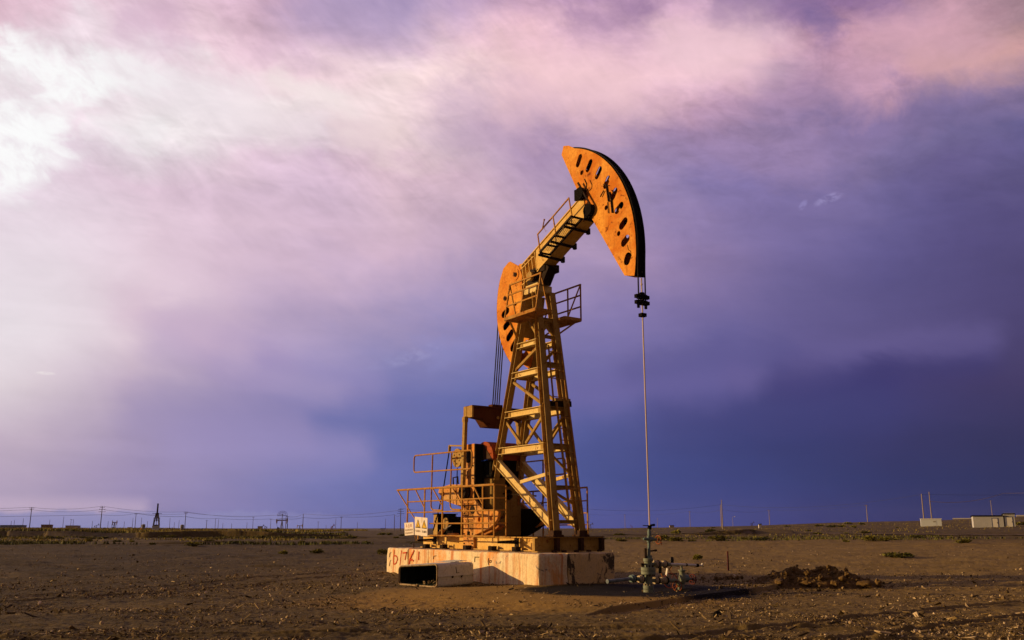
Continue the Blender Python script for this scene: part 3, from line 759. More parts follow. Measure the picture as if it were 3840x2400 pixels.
# tower
ZT = 8.80
def lp(front, side, z):
    if front:
        t = (z-1.27)/(ZT-1.27); return (-.95-1.13*t, side*(.47-.20*t), z)
    t = (z-3.1)/(ZT-3.1); return (-4.13+1.53*t, side*(.465-.195*t), z)
cap = P().bx(-2.76,-2.03,-.31,.31,8.79,9.02).bx(-2.72,-2.05,-.24,.24,9.02,9.10)
tower = cap.build('tower', M['web'], pj, bevel=.012)
for s in (-1, 1):
    P().ibeam(lp(True,s,1.40), lp(True,s,8.79), .22, .235, .02, (1,0,0)).build('leg', M['cream'], tower)
    P().ibeam(lp(False,s,3.0), lp(False,s,8.79), .20, .215, .02, (1,0,0)).build('leg', M['cream'], tower)
    f = lp(True,s,1.27)
    P().bx(f[0]-.17,f[0]+.17,f[1]-.19,f[1]+.19,1.25,1.30).bx(f[0]-.13,f[0]+.13,f[1]-.15,f[1]+.15,1.30,1.42).build('foot', M['darkrust'], tower)
    # horizontals on the long sides
    for z, h in ((7.14,.17), (6.215,.19), (4.99,.20), (3.865,.21)):
        p, q = lp(False,s,z), lp(True,s,z)
        P().ibeam((p[0]+.08,p[1]*1.02,z), (q[0]-.09,q[1]*1.02,z), .20, h, .016).build('crossbeam', M['web'], tower)
        for q_, sg in ((p, 1), (q, -1)):
            P().prism([(q_[0]+.09*sg, z-h*.9), (q_[0]+.30*sg, z-h*.45), (q_[0]+.30*sg, z+h*.45), (q_[0]+.09*sg, z+h*.9)], p[1]*1.02+s*.012-.008, p[1]*1.02+s*.012+.008).build('gusset', M['cream'], tower)
    def brace(a, b, w=.085):
        P().bar(a, b, w, w*.8, (0,1,0)).build('brace', M['cream'], tower)
    y = lambda fr, z: lp(fr, s, z)
    brace((y(True,6.98)[0]-.08, s*.335, 6.98), (y(False,6.38)[0]+.1, s*.36, 6.38))
    P().tube((y(False,6.05)[0]+.05, s*.36, 6.05), (y(True,5.13)[0]-.06, s*.375, 5.13), .055, 10).build('brace', M['cream'], tower)
    brace((y(False,4.80)[0]+.08, s*.41, 4.80), (-2.73, s*.42, 4.03)); brace((y(True,4.80)[0]-.08, s*.41, 4.80), (-2.46, s*.42, 4.03))
    brace((-2.48, s*.30, 7.92), (y(True,7.28)[0]-.06, s*.325, 7.28), .07)
    # struts from the rear knee to the front feet
    P().ibeam((-4.05, s*.46, 3.55), (-1.14, s*.46, 1.60), .15, .25, .018, (0,0,1)).build('strut', M['web'], tower)
    P().bar((-2.70, s*.455, 2.86), (y(True,3.05)[0]-.05, s*.435, 3.05), .07, .10).build('brace', M['web'], tower)
for z, h, w in ((7.30,.10,.08), (6.39,.16,.16), (5.02,.10,.12), (3.86,.17,.14), (2.65,.12,.12), (1.66,.11,.12), (7.86,.12,.1)):
    p, q = lp(True,-1,z), lp(True,1,z)
    P().ibeam((p[0]+.03,p[1]+.10,z), (q[0]+.03,q[1]-.10,z), w, h, .014).build('crossbeam', M['cream'], tower)
for z in (7.14, 6.215, 4.99, 3.865):
    p, q = lp(False,-1,z), lp(False,1,z)
    P().ibeam((p[0],p[1]+.1,z), (q[0],q[1]-.1,z), .1, .16, .014).build('crossbeam', M['cream'], tower)
for a, b in (((-1.58,.32,4.78),(-1.50,-.27,4.1)), ((-1.98,-.26,7.95),(-1.90,.27,7.36)), ((-1.98,.26,7.95),(-1.90,-.27,7.36)), ((-1.86,.30,6.95),(-1.78,-.26,6.50)), ((-1.48,-.36,3.75),(-1.34,.36,3.1)), ((-1.36,-.36,2.6),(-1.2,.36,2.2))):
    P().bar(a, b, .07, .06, (1,0,0)).build('brace', M['cream'], tower)
P().bar((-1.545,-.20,5.16), (-1.545,.59,5.20), .17, .17).build('landing_box', M['grease'], tower)
P().bar((-1.53,.0,5.30), (-1.53,.56,5.31), .12, .10).build('landing_box', M['cream'], tower)
m = P()
off = .17
def lad(b, z): return (lp(True,1,z)[0]+off, b, z)
m.bar(lad(-.14,7.0), lad(-.16,5.2), .035, .05); m.bar(lad(.33,7.0), lad(.34,5.25), .035, .05)
m.bar(lad(-.06,5.2), lad(.01,2.0), .045, .06); m.bar(lad(.40,5.2), lad(.44,1.9), .04, .05)
for z in (6.8,6.2,5.95,5.37,4.75,4.40,4.05,3.70,3.35,2.98,2.62,2.28):
    b0 = -.15 if z > 5.2 else -.05+.06*(5.2-z)/3.2
    m.tube(lad(b0,z), lad(.34 if z > 5.2 else .42,z-.01), .016, 6)
m.build('ladder', M['railing'], tower)

# working platforms on both sides of the tower head
def grating(m, a0, a1, b0, b1, z, step=.075):
    n = int(round((a1-a0)/step))
    for i in range(n+1):
        a = a0+(a1-a0)*i/n; m.bx(a-.006, a+.006, b0, b1, z-.012, z+.012)
    n = max(2, int(abs(b1-b0)/.12))
    for i in range(n+1):
        b = b0+(b1-b0)*i/n; m.bx(a0, a1, b-.005, b+.005, z-.010, z+.010)
for s, a0, a1, bo, bt, bi, zd in ((-1,-2.80,-1.09,-1.0,-.80,-.42,7.95), (1,-2.82,-1.44,1.0,1.0,.36,7.93)):
    m = P(); grating(m, a0+.02, a1-.02, min(bo,bi)+.02, max(bo,bi)-.02, zd)
    for p, q in (((a0,bo),(a1,bo)), ((a0,bi),(a1,bi)), ((a0,bo),(a0,bi)), ((a1,bo),(a1,bi)), (((a0+a1)/2,bo),((a0+a1)/2,bi))):
        m.bar((p[0],p[1],zd-.03), (q[0],q[1],zd-.03), .045, .10)
    plat = m.build('platform', M['railing'], pj)
    m = P(); mid = (a0+a1)/2+.02; r = .021
    zt = zd+1.13
    for a in (a0, mid, a1): m.bar((a,bo,zd-.05), (a,bt,zt), .038, .038)
    m.bar((a0-.02,bt,zt), (a1+.02,bt,zt), .045, .045)
    for t in (.36, .69):
        b = bo+(bt-bo)*t; z = zd+1.13*t; m.bar((a0,b,z), (a1,b,z), .032, .045)
    for a in (a0, a1): m.bar((a,bt,zt), (a,bi+.12*s,zd), .034, .034)
    m.build('handrail', M['railing'], plat)
    for a, fr in ((a0+.15,False), (a1-.15,True)):
        e = lp(fr, s, 7.42); P().bar((a,bo*.92,zd-.07), (e[0],e[1]+.08*s,7.42), .05, .05).build('bracket', M['railing'], plat)

# saddle bearing
m = P().bx(-2.66,-2.08,-.22,.22,9.09,9.30).bx(-2.5,-1.72,-.20,.20,9.42,9.62)
m.tube((-2.30,-.30,9.36), (-2.30,.34,9.36), .20, 20)
m.bar((-2.0,0,9.05), (-1.62,0,9.55), .34, .2)
sb = m.build('saddle_bearing', M['grease'], pj, bevel=.01)
P().tube((-2.30,-.40,9.33), (-2.30,-.295,9.33), .145, 18).build('bearing_cap', M['cream'], sb)
P().bx(-2.0,-1.7,.18,.36,9.42,9.66).build('bearing_bolt', M['grease'], sb)

# walking beam: boxed in front, open I section with stiffeners towards the tail
def tz(a): return 11.175+.433*a
def bz(a): return 10.415+.444*a
m = P().prism([(-2.18,bz(-2.18)+.10), (-1.98,bz(-1.98)+.01), (.40,bz(.40)+.02), (.30,tz(.30)-.03), (-2.18,tz(-2.18)-.03)], -.205, .205)
m.prism([(-3.02,9.20), (-2.18,9.40), (-2.18,tz(-2.18)-.03), (-3.02,tz(-3.02)-.03)], -.02, .02)
m.prism([(-3.0,tz(-3.0)-.03), (.30,tz(.30)-.03), (.29,tz(.29)+.012), (-3.01,tz(-3.01)+.012)], -.235, .235)
m.prism([(-3.02,9.17), (-2.15,9.38), (-1.95,bz(-1.95)-.02), (.42,bz(.42)-.02), (.41,bz(.42)+.02), (-1.96,bz(-1.96)+.02), (-2.18,9.42), (-3.02,9.21)], -.23, .23)
beam = m.build('walking_beam', M['beam'], pj)
for a in (-2.98,-2.80,-2.62,-2.44,-2.26):
    zb_ = 9.21+(a+3.02)*.25; P().prism([(a+.12,zb_), (a+.145,zb_), (a-.02+.145-.12,tz(a)-.03), (a-.02,tz(a)-.03)], -.215, .215).build('stiffener_plate', M['beam'], beam)
for b in (-.13,): P().bar((-2.95,-.215,9.78), (-2.30,-.215,10.02), .015, .03).build('stiffener_rib', M['beam'], beam)
# catwalk hung along the beam
def cz(a): return 10.417+.432*a
m = P(); a0, a1 = -1.35, .28
n = 26
for i in range(n+8):
    for sgn in (1, -1):
        t0 = (i-4)/n; t1 = t0+sgn*4/n
        if min(t0,t1) < 0 or max(t0,t1) > 1: continue
        A0, A1 = a0+(a1-a0)*t0, a0+(a1-a0)*t1
        m.bar((A0,-.63,cz(A0)), (A1,-.26,cz(A1)), .005, .008)
for b in (-.645,-.25): m.bar((a0,b,cz(a0)), (a1,b,cz(a1)), .05, .06)
for a in (a0,-.98,-.56,-.15,.0,a1): m.bar((a,-.65,cz(a)-.015), (a,-.24,cz(a)-.015), .05, .055)
cw = m.build('catwalk', M['grease'], beam)
m = P()
for a in (-1.40,-.78,-.10): m.bar((a,-.66,cz(a)-.05), (a,.30,bz(a)-.07), .06, .065).bx(a-.05,a+.05,.24,.33,bz(a)-.13,bz(a)+.06)
m.build('support_bar', M['grease'], cw)
m = P()
for (A, Z), (B, Y) in (((-1.33,9.84),(-1.455,10.45)), ((-.50,10.16),(-.645,10.805)), ((.30,10.55),(.166,11.135))): m.bar((A,-.65,Z), (B,-.65,Y), .032, .032)
m.bar((-1.47,-.65,10.44), (.18,-.65,11.145), .036, .036)
m.bar((-1.20,-.65,10.56), (-.92,-.78,10.74), .03, .03).tube((-.93,-.78,10.72), (-.91,-.78,10.77), .03, 6)
m.path([(-1.08,-.70,10.65), (-1.05,-.68,10.52), (-1.03,-.65,10.42), (-.99,-.62,10.45)], .006, 5)
m.build('handrail', M['railing'], cw)

# horsehead
C0, R0 = (-1.499, 9.157), 4.047
def arc(c, r, d0, d1, n): return [(c[0]+r*math.cos(R(d0+(d1-d0)*i/max(n,1))), c[1]+r*math.sin(R(d0+(d1-d0)*i/max(n,1)))) for i in range(n+1)]
A_ = arc(C0, R0, 70, -12.8, 34)
outer = [(-.80,12.99), (-.69,13.25), (-.42,13.165)] + A_ + [(2.04,8.36), (.605,10.51), (-.03,11.56)]
slots = [((.16,12.60),(.01,12.356),.066), ((.66,12.256),(.483,12.036),.066), ((1.092,11.877),(.908,11.671),.066), ((1.456,11.459),(1.288,11.246),.066), ((1.761,10.985),(1.608,10.793),.066),
         ((2.009,10.471),(1.764,10.336),.068), ((2.145,9.95),(1.954,9.822),.075), ((2.206,9.416),(2.017,9.301),.075), ((2.215,8.874),(2.149,8.752),.088)]
holes = [capsule(Vector(p).lerp(Vector(q), .10), Vector(q).lerp(Vector(p), .10), r*1.5) for p, q, r in slots] + [circle(c, .075) for c in ((.209,12.044),(1.317,10.582),(1.839,9.648))]
m = P(); m.prism(outer, -.175, -.155, holes)
head = m.build('horsehead', M['orange'], pj, 30)
P().prism(outer, .155, .175, holes).build('side_plate', M['orange'], head)
m = P(); a0 = arc(C0, R0+.012, 72, -12.8, 40); a1 = arc(C0, R0-.02, 72, -12.8, 40)
m.prism(a0 + a1[::-1], -.172, .172)
for d in (60, 48, 36, 24, 12, 0, -9):
    p, q = arc(C0, R0-.02, d, d, 0)[0], arc(C0, R0-.55, d, d, 0)[0]
    m.bar((p[0],0,p[1]), (q[0],0,q[1]), .31, .012, (0,1,0))
m.build('arc_plate', M['black'], head)
m = P(); m.bar((-.745,0,12.98), (-.05,0,11.6), .30, .02, (1,0,0)); m.bar((.60,0,10.55), (2.03,0,8.40), .30, .02, (1,0,0))
m.bar((2.05,0,8.37), (2.44,0,8.27), .305, .015, (0,0,1))
m.build('back_plate', M['cream'], head)
m = P(); m.tube((.235,-.33,11.33), (.235,.33,11.33), .20, 18).tube((.62,-.33,10.70), (.62,.33,10.70), .19, 18)
m.bx(-.02,.24,-.30,.30,11.18,11.52).bx(.40,.66,-.28,.28,10.45,10.80)
m.build('hinge_lug', M['black'], head)
m = P(); m.bar((.18,-.30,11.70), (.76,-.30,10.80), .045, .05)
m.path([(.50,-.30,11.71), (.60,-.30,11.52), (.58,-.30,11.42), (.47,-.30,11.38)], .02, 6)
m.build('lock_bar', M['grease'], head)
m = P(); m.bar((1.24,-.20,11.33), (1.50,-.20,11.20), .018, .02).bar((1.38,-.20,11.26), (1.47,-.20,10.72), .05, .03)
m.bar((1.27,-.21,11.12), (1.12,-.22,10.97), .03, .02).bar((1.42,-.20,10.72), (1.44,-.20,10.37), .018, .02).bar((1.58,-.20,10.72), (1.62,-.20,10.33), .05, .03).bar((1.50,-.20,11.0), (1.60,-.20,10.72), .05, .03)
m.bar((1.62,-.20,11.02), (1.74,-.20,10.87), .03, .02)
m.build('dark_bars', M['grease'], head)  # thin dark bars set against the near side plate
P().path([(2.20,-.18,9.21), (2.24,-.18,9.06), (2.33,-.18,9.0), (2.35,-.18,8.86), (2.29,-.18,8.8)], .008, 5).build('loose_wire', M['grease'], head)
# wire line, carrier bar and polished rod
for b in (-.125, .125):
    pts = [(p[0], b, p[1]) for p in arc(C0, R0+.034, 76, 0, 30)] + [(2.545,b,8.4), (2.535,b,7.5)]
    P().path(pts, .020, 8).build('wire_line', M['rope'], pj)
m = P()
for z in (7.665, 7.50): m.bx(2.46,2.61,-.14,.14,z-.06,z+.06).bx(2.48,2.59,-.235,-.15,z-.05,z+.05).bx(2.48,2.59,.15,.235,z-.05,z+.05).bx(2.50,2.57,-.16,.16,z-.035,z+.035)
m.tube((2.535,-.0,7.72), (2.535,0,7.785), .075, 8)
for b in (-.14,.13): m.tube((2.535,b,7.34), (2.535,b,7.46), .042, 8)
m.build('carrier_bar', M['black'], pj, bevel=.008)
P().bx(2.46,2.61,-.09,.09,7.10,7.20).build('rod_clamp', M['black'], pj, bevel=.01)
P().tube((2.535,0,1.40), (2.535,0,8.20), .019, 10).tube((2.535,0,8.0), (2.535,0,8.04), .03, 8).build('polished_rod', M['rod'], pj)

# rear horsehead with its ropes
C1, R1 = (-1.775, 8.684), 2.675
outer = [(-3.63,10.17), (-3.74,10.17), (-4.05,10.03)] + arc(C1, R1, 158, 227, 22) + [(-3.25,6.54), (-3.12,6.56), (-2.97,6.95), (-2.87,7.45), (-2.95,9.05), (-2.94,9.52), (-3.07,9.77), (-3.18,9.92)]
sl = [((-3.757,8.53),(-4.093,8.405),.085), ((-3.693,8.121),(-3.979,7.967),.09), ((-3.53,7.74),(-3.79,7.555),.092), ((-3.305,7.393),(-3.546,7.17),.092)]
holes = [capsule(Vector(p).lerp(Vector(q), .14), Vector(q).lerp(Vector(p), .14), r*1.35) for p, q, r in sl] + [circle((-3.318,8.646), .07)]
m = P().prism(outer, -.23, -.21, holes)
rear = m.build('rear_horsehead', M['orange'], pj, 30)
P().prism(outer, .21, .23, holes).build('side_plate', M['orange'], rear)
m = P(); a0 = arc(C1, R1+.012, 158, 227, 30); a1 = arc(C1, R1-.02, 158, 227, 30); m.prism(a0+a1[::-1], -.228, .228)
for d in (165, 180, 195, 210, 222):
    p, q = arc(C1, R1-.02, d, d, 0)[0], arc(C1, R1-.40, d, d, 0)[0]; m.bar((p[0],0,p[1]), (q[0],0,q[1]), .41, .012, (0,1,0))
m.build('arc_plate', M['black'], rear)
P().bar((-2.90,0,7.45), (-2.98,0,9.1), .42, .018, (1,0,0)).build('back_plate', M['cream'], rear)
for c in ((-3.301,9.632), (-3.902,8.948)):
    P().tube((c[0],-.25,c[1]), (c[0],.25,c[1]), .185, 28).build('pin_disc', M['orange'], rear)
    P().tube((c[0],-.285,c[1]), (c[0],-.24,c[1]), .075, 16).tube((c[0],-.31,c[1]), (c[0],-.28,c[1]), .04, 6).build('pin', M['darkrust'], rear)
for b in (-.125,-.042,.042,.125):
    pts = [(p[0], b, p[1]) for p in arc(C1, R1+.032, 160, 173, 6)] + [(-4.60,b,7.55), (-4.87,b,5.30)]
    P().path(pts, .021, 8).build('rear_rope', M['rope'], pj)
m = P(); m.prism([(-1.0,5.38), (1.0,5.38), (1.0,5.05), (.62,5.0), (.42,4.74), (-.42,4.74), (-.62,5.0), (-1.0,5.05)], -5.16, -4.70, mp=lambda p, q, h: (h, p, q))
m.bx(-5.20,-4.66,-1.02,1.02,5.37,5.41).bx(-4.99,-4.74,-.2,.2,5.40,5.50)
eq = m.build('equalizer', M['darkred'], pj)
m = P()
for b in (-1.01, 1.01): P().bx(-5.21,-5.02,b-.03,b+.03,5.02,5.40).bx(-4.86,-4.66,b-.03,b+.03,5.02,5.40).bx(-5.03,-4.85,b-.02,b+.02,5.03,5.39).build('end_plate', M['cream'], eq)
P().tube((-4.65,-.05,5.05), (-4.62,-.05,5.05), .05, 10).build('grease_nipple', M['cream'], eq)
for s in (-1, 1):
    rod = P().bar((-5.05,s*1.06,5.06), (-5.09,s*1.10,2.80), .145, .11, (0,1,0)).bx(-5.14,-4.98,s*1.06-.07,s*1.06+.07,4.88,5.05).build('connecting_rod', M['cream'], pj)
    P().tube((-5.09,s*1.14,2.62), (-5.09,s*.92,2.62), .215, 20).tube((-5.09,s*1.16,2.62), (-5.09,s*1.10,2.62), .10, 12).build('crank_pin', M['grease'], rod)

# gear reducer, its stand and the drive column
m = P().bx(-5.55,-4.17,-.56,.56,3.14,3.80).bx(-5.62,-4.10,-.63,.63,3.06,3.15).bx(-5.60,-4.12,-.62,.62,3.78,3.86)
gear = m.build('gearbox', M['black'], pj, bevel=.015)
m = P(); cc = (-4.56,3.69)
m.prism(arc(cc, .535, 0, 180, 24) + [(cc[0]-.535,3.62), (cc[0]+.535,3.62)], -.62, .52)
cov = m.build('gear_cover', M['red'], gear)
P().tube((-4.56,.05,4.18), (-4.56,.05,4.29), .05, 8).tube((-4.56,.05,4.27), (-4.56,.05,4.34), .025, 6).build('breather', M['grease'], cov)
P().prism([(cc[0]-.50,3.64), (cc[0]-.03,4.13), (cc[0]+.50,3.62)], -.635, -.615).build('cover_shadow', M['darkrust'], cov)  # dark triangle laid over the cover's end as its shadow
P().path([(-4.9,-.66,3.62), (-4.6,-.70,3.595), (-4.25,-.68,3.62)], .014, 6).build('cable', M['blue'], gear)
P().bx(-5.05,-4.75,-.70,-.58,3.18,3.26).build('filler_cap', M['cream'], gear)
P().bar((-4.92,-.66,3.26), (-4.95,-.66,3.65), .02, .02).build('dipstick', M['cream'], gear)
hole1 = circle((.06,2.53), .17, 20); hole2 = [(-.07,2.78), (.12,2.78), (.12,2.98), (-.07,2.98)]
m = P(); mpf = lambda p, q, h: (h, p, q)
m.prism([(-.54,1.25), (.54,1.25), (.54,3.06), (-.54,3.06)], -4.20, -4.16, [hole1, hole2], mpf)
m.prism([(-.54,1.25), (.54,1.25), (.54,3.06), (-.54,3.06)], -5.34, -5.30, (), mpf)
m.bx(-5.30,-4.20,.50,.54,1.25,3.06).bx(-5.30,-4.95,-.54,-.50,1.25,3.06).bx(-4.70,-4.20,-.54,-.50,1.25,3.06).bx(-5.3,-4.2,-.4,.4,2.98,3.05)
ped = m.build('reducer_stand', M['stand'], pj)
P().bx(-4.93,-4.85,-.56,-.52,1.9,3.05).build('stand_rib', M['cream'], ped)
P().bar((-4.15,-.15,2.56), (-2.9,.25,2.46), .05, .05).tube((-4.16,0.06,2.53),(-4.05,.06,2.53),.06,10).build('brake_shaft', M['grease'], ped)
P().bar((-4.9,-.60,3.0), (-4.98,-.62,2.4), .10, .02, (0,1,0)).build('hanging_plate', M['cream'], ped)
P().bx(-4.145,-4.13,.40,.47,2.2,2.9).build('stain_strip', M['rusty'], ped)
# bolted drive column with belt wheel
m = P().bx(-5.30,-4.68,-.93,-.66,.84,4.16)
col = m.build('drive_column', M['crankpaint'], pj)
m = P()
for z in (1.0,1.3,1.62,1.95,2.15,2.42,3.05,3.45): 
    for a in (-5.24,-4.74): P().tube((a,-.955,z), (a,-.925,z), .026, 6).build('bolt', M['grease'], col)
m = P()
for z in (1.16,1.78,2.30): m.bx(-5.315,-4.665,-.945,-.65,z-.02,z+.02)
m.bx(-5.20,-5.02,-.96,-.92,3.06,3.30).build('flange_band', M['crankpaint'], col)
P().bx(-4.68,-4.62,-.92,-.60,1.4,4.14).build('column_shade_panel', M['black'], col)  # black panel standing in for shade on the column's front face
P().bx(-5.05,-4.9,-.945,-.90,1.22,1.38).build('slot_cover', M['black'], col)
P().tube((-5.02,-.96,3.75), (-5.02,-.9,3.75), .20, 20).build('bearing_housing', M['grease'], col)
P().bx(-5.45,-5.30,-.9,-.7,2.75,3.15).build('junction_box', M['grease'], col)
cw_ = (-5.69, 3.755)
m = P().prism(circle(cw_, .31, 30), -.99, -.95, [circle((cw_[0]+.19*math.cos(R(d)), cw_[1]+.19*math.sin(R(d))), .033, 10) for d in range(30, 390, 60)])
wh = m.build('brake_wheel', M['cream'], pj)
P().tube((cw_[0],-.95,cw_[1]), (cw_[0],-.76,cw_[1]), .285, 26).build('wheel_drum', M['black'], wh)
P().tube((cw_[0],-1.02,cw_[1]), (cw_[0],-.985,cw_[1]), .05, 10).build('wheel_hub', M['rusty'], wh)
P().bar((cw_[0],-.8,cw_[1]), (-5.25,-.8,cw_[1]), .08, .08).build('wheel_axle', M['grease'], wh)
m = P().bar((-5.30,-.88,4.13), (-6.36,-.88,4.215), .06, .05).tube((-6.36,-.88,4.23), (-6.38,-.88,4.02), .05, 8)
br = m.build('brake_arm', M['cream'], pj)
P().path([(-6.37,-.88,4.1), (-6.68,-.90,2.9), (-6.9,-.95,2.1), (-7.2,-1.0,1.4)], .022, 6).tube((-5.8,-.9,3.44), (-5.83,-.9,2.5), .018, 6).build('brake_rod', M['black'], br)
# cranks with counterweights
cr_o = [(-7.02,2.66), (-6.98,2.76), (-6.88,2.83), (-6.22,2.91), (-5.25,2.87), (-4.55,2.30), (-4.17,2.06), (-3.32,2.01), (-3.23,1.96), (-3.24,1.86), (-3.31,1.74), (-3.52,1.58), (-3.80,1.47), (-4.68,1.25), (-5.05,1.55), (-5.47,2.16), (-6.53,2.37)]
cr_h = [circle(c, .075, 14) for c in ((-6.646,2.60), (-5.878,2.638), (-4.351,1.747), (-3.663,1.78))]
cwt = [(-5.6,2.06), (-4.75,2.08), (-3.70,2.09), (-3.42,1.97), (-3.33,1.80), (-3.55,1.62), (-3.96,1.42), (-4.40,1.27), (-4.73,1.20), (-5.3,1.22), (-5.75,1.5)]
for s in (-1, 1):
    b0, b1 = (-.93, -.83) if s < 0 else (.83, .93)
    ck = P().prism(cr_o if s < 0 else [(-5.25,2.3),(-4.6,2.3),(-4.17,2.06),(-3.4,2.0),(-3.4,1.6),(-4.6,1.3),(-5.4,1.6)], b0, b1, cr_h if s < 0 else ()).build('crank', M['crankpaint'], pj, bevel=.008)
    if s < 0:
        P().prism([(-5.6,2.0), (-3.9,1.75), (-3.36,1.55), (-3.6,1.42), (-4.2,1.27), (-5.3,1.265)], -.82, -.60).build('counterweight', M['rusty'], ck)
        P().bar((-6.15,-.95,2.92), (-6.15,-.95,3.1), .03, .03).path([(-5.98,-.94,2.9), (-6.0,-.94,3.12), (-5.7,-.94,3.14), (-5.66,-.94,2.9)], .025, 6).build('lifting_handle', M['grease'], ck)
    else:
        P().prism(cwt, .56, 1.12).build('counterweight', M['black'], ck, bevel=.02)
P().tube((-4.75,-.95,2.05), (-4.75,.95,2.05), .13, 16).build('crankshaft', M['grease'], pj)
# motor and control cabinet
m = P().tube((-7.14,-.52,1.63), (-7.14,.2,1.63), .215, 24).tube((-7.14,-.54,1.63), (-7.14,-.46,1.63), .225, 24)
for i in range(14):
    t = 2*math.pi*i/14; m.bar((-7.14+.225*math.cos(t),-.44,1.63+.225*math.sin(t)), (-7.14+.225*math.cos(t),.15,1.63+.225*math.sin(t)), .012, .03)
m.bx(-7.36,-6.92,-.4,.12,1.24,1.44)
mot = m.build('motor', M['black'], pj)
P().tube((-7.14,-.56,1.63), (-7.14,-.535,1.63), .20, 24).build('fan_cover', M['cream'], mot)
P().torus((-7.14,-.15,1.88), (0,1,0), .035, .009, 12, 5).build('lifting_eye', M['grease'], mot)
P().path([(-7.5,-.62,1.33), (-7.1,-.72,1.36), (-6.7,-.74,1.5), (-6.45,-.72,1.58)], .018, 6).build('motor_cable', M['grey'], mot)
m = P().bx(-8.10,-7.80,-.48,.24,1.25,1.95).bx(-8.14,-7.74,-.51,.28,1.95,1.98)
cab = m.build('control_cabinet', M['black'], pj)
P().bx(-8.095,-7.805,-.495,-.482,1.26,1.94).build('cabinet_lit_side', M['cream'], cab)  # pale panel on the sunlit face, brightness put into the colour
m = P()
for a, z in ((-7.93,1.80), (-8.0,1.72), (-7.88,1.66), (-8.03,1.6)): m.prism(circle((a,z), .028, 7), -.50, -.494)
m.build('peeled_patch', M['darkrust'], cab)
P().bx(-6.3,-5.9,-.95,-.75,1.25,1.32).bar((-7.1,-.8,1.27), (-6.7,-.9,1.42), .18, .03).build('belt_guard', M['crankpaint'], pj)

# guard railings
RB = -1.6
m = P(); zt = 2.745
m.tube((-8.76,RB,zt+.04), (-2.41,RB,zt), .036, 8)
rail = m.build('guard_railing', M['railing'], pj)
def rails(lst, r=.020, mat='railing', name='rail'):
    for pts in lst: P().path(pts, r, 7).build(name, M[mat], rail)
rails([[(-7.95,RB,2.36),(-2.43,RB,2.355)], [(-7.95,RB,1.995),(-2.43,RB,2.003)], [(-6.35,RB,1.63),(-2.43,RB,1.625)], [(-6.33,RB,1.25),(-2.43,RB,1.25)]], .023)
rails([[(-2.43,RB,zt),(-2.43,RB-.02+.44,zt-.01)], [(-2.43,RB,2.36),(-2.43,-1.18,2.36)], [(-2.43,RB,2.0),(-2.43,-1.18,2.01)], [(-2.43,RB,1.625),(-2.43,-1.18,1.63)], [(-2.43,RB,1.25),(-2.43,-1.18,1.26)]], .018)
for a in (-7.96,-6.735,-5.52,-4.29,-3.07,-2.43): P().bar((a,RB,1.22), (a,RB,zt), .040, .040).build('post', M['railing'], rail)
P().bar((-2.43,-1.18,1.22), (-2.43,-1.18,zt), .03, .03).build('post', M['railing'], rail)
for a, a2, z2 in ((-8.70,-7.96,2.2), (-7.38,-6.76,2.17), (-6.17,-5.56,2.22), (-4.90,-4.31,2.2), (-3.60,-3.09,2.2)):
    P().bar((a,RB-.005,zt), (a2,RB-.005,z2), .032, .032).build('diagonal_brace', M['railing'], rail)
P().bar((-7.94,RB-.01,2.18), (-7.28,RB-.01,1.72), .026, .026).build('diagonal_brace', M['railing'], rail)
P().path([(-7.33,-1.62,1.26), (-7.32,-1.6,1.09), (-6.9,-1.2,1.06)], .02, 6).build('rail_foot', M['railing'], rail)
# raised hoop rail
def hoop(a0, a1, z0, z1, b, rr=.10, tilt=0.0):
    pts = []
    for ca, cz_, d0 in ((a1-rr,z1-rr,90), (a1-rr,z0+rr,0), (a0+rr,z0+rr,-90), (a0+rr,z1-rr,180)):
        for i in range(6):
            d = R(d0-18*i); pts.append((ca+rr*math.cos(d), b, cz_+rr*math.sin(d)+tilt*(ca-a0)))
    return pts
P().path(hoop(-7.56,-3.72,3.35,3.92,RB,.12,-.018), .026, 8, True).build('hoop_rail', M['railing'], rail)
for a, ah in ((-6.245,-5.54), (-4.985,-4.36)):
    P().path([(a,RB,3.86), (a-.03,RB,2.7), (a-.03,RB-.01,2.22), (a+.01,RB-.01,2.12), (a+.12,RB-.01,2.06), (ah,RB-.01,2.04)], .026, 7).build('hoop_post', M['railing'], rail)
FB = 1.25
P().bar((-1.60,FB,2.70), (-6.2,FB,2.65), .045, .05).build('far_top_rail', M['railing'], rail)
rails([[(-1.62,FB,2.30),(-6.2,FB,2.28)], [(-1.64,FB,1.935),(-6.2,FB,1.95)], [(-1.68,FB,1.585),(-6.2,FB,1.56)]], .02)
for a in (-1.60,-3.92,-5.05,-4.48,-6.2): P().bar((a,FB,1.1), (a,FB,2.68), .038, .038).build('post', M['railing'], rail)
P().bar((-4.48,FB+.005,1.5), (-3.75,FB+.005,2.66), .03, .03).build('diagonal_brace', M['railing'], rail)
P().bar((-5.35,FB+.005,2.0), (-4.95,FB+.005,2.64), .03, .03).build('diagonal_brace', M['railing'], rail)
P().bar((-2.6,FB+.005,2.2), (-2.25,FB+.005,2.66), .03, .03).build('diagonal_brace', M['railing'], rail)
P().path(hoop(-6.4,-2.70,3.16,3.66,FB,.12,.0), .024, 8, True).build('hoop_rail', M['railing'], rail)
for a in (-3.9,-5.4): P().bar((a,FB,2.4), (a,FB,3.64), .04, .04).build('hoop_post', M['railing'], rail)

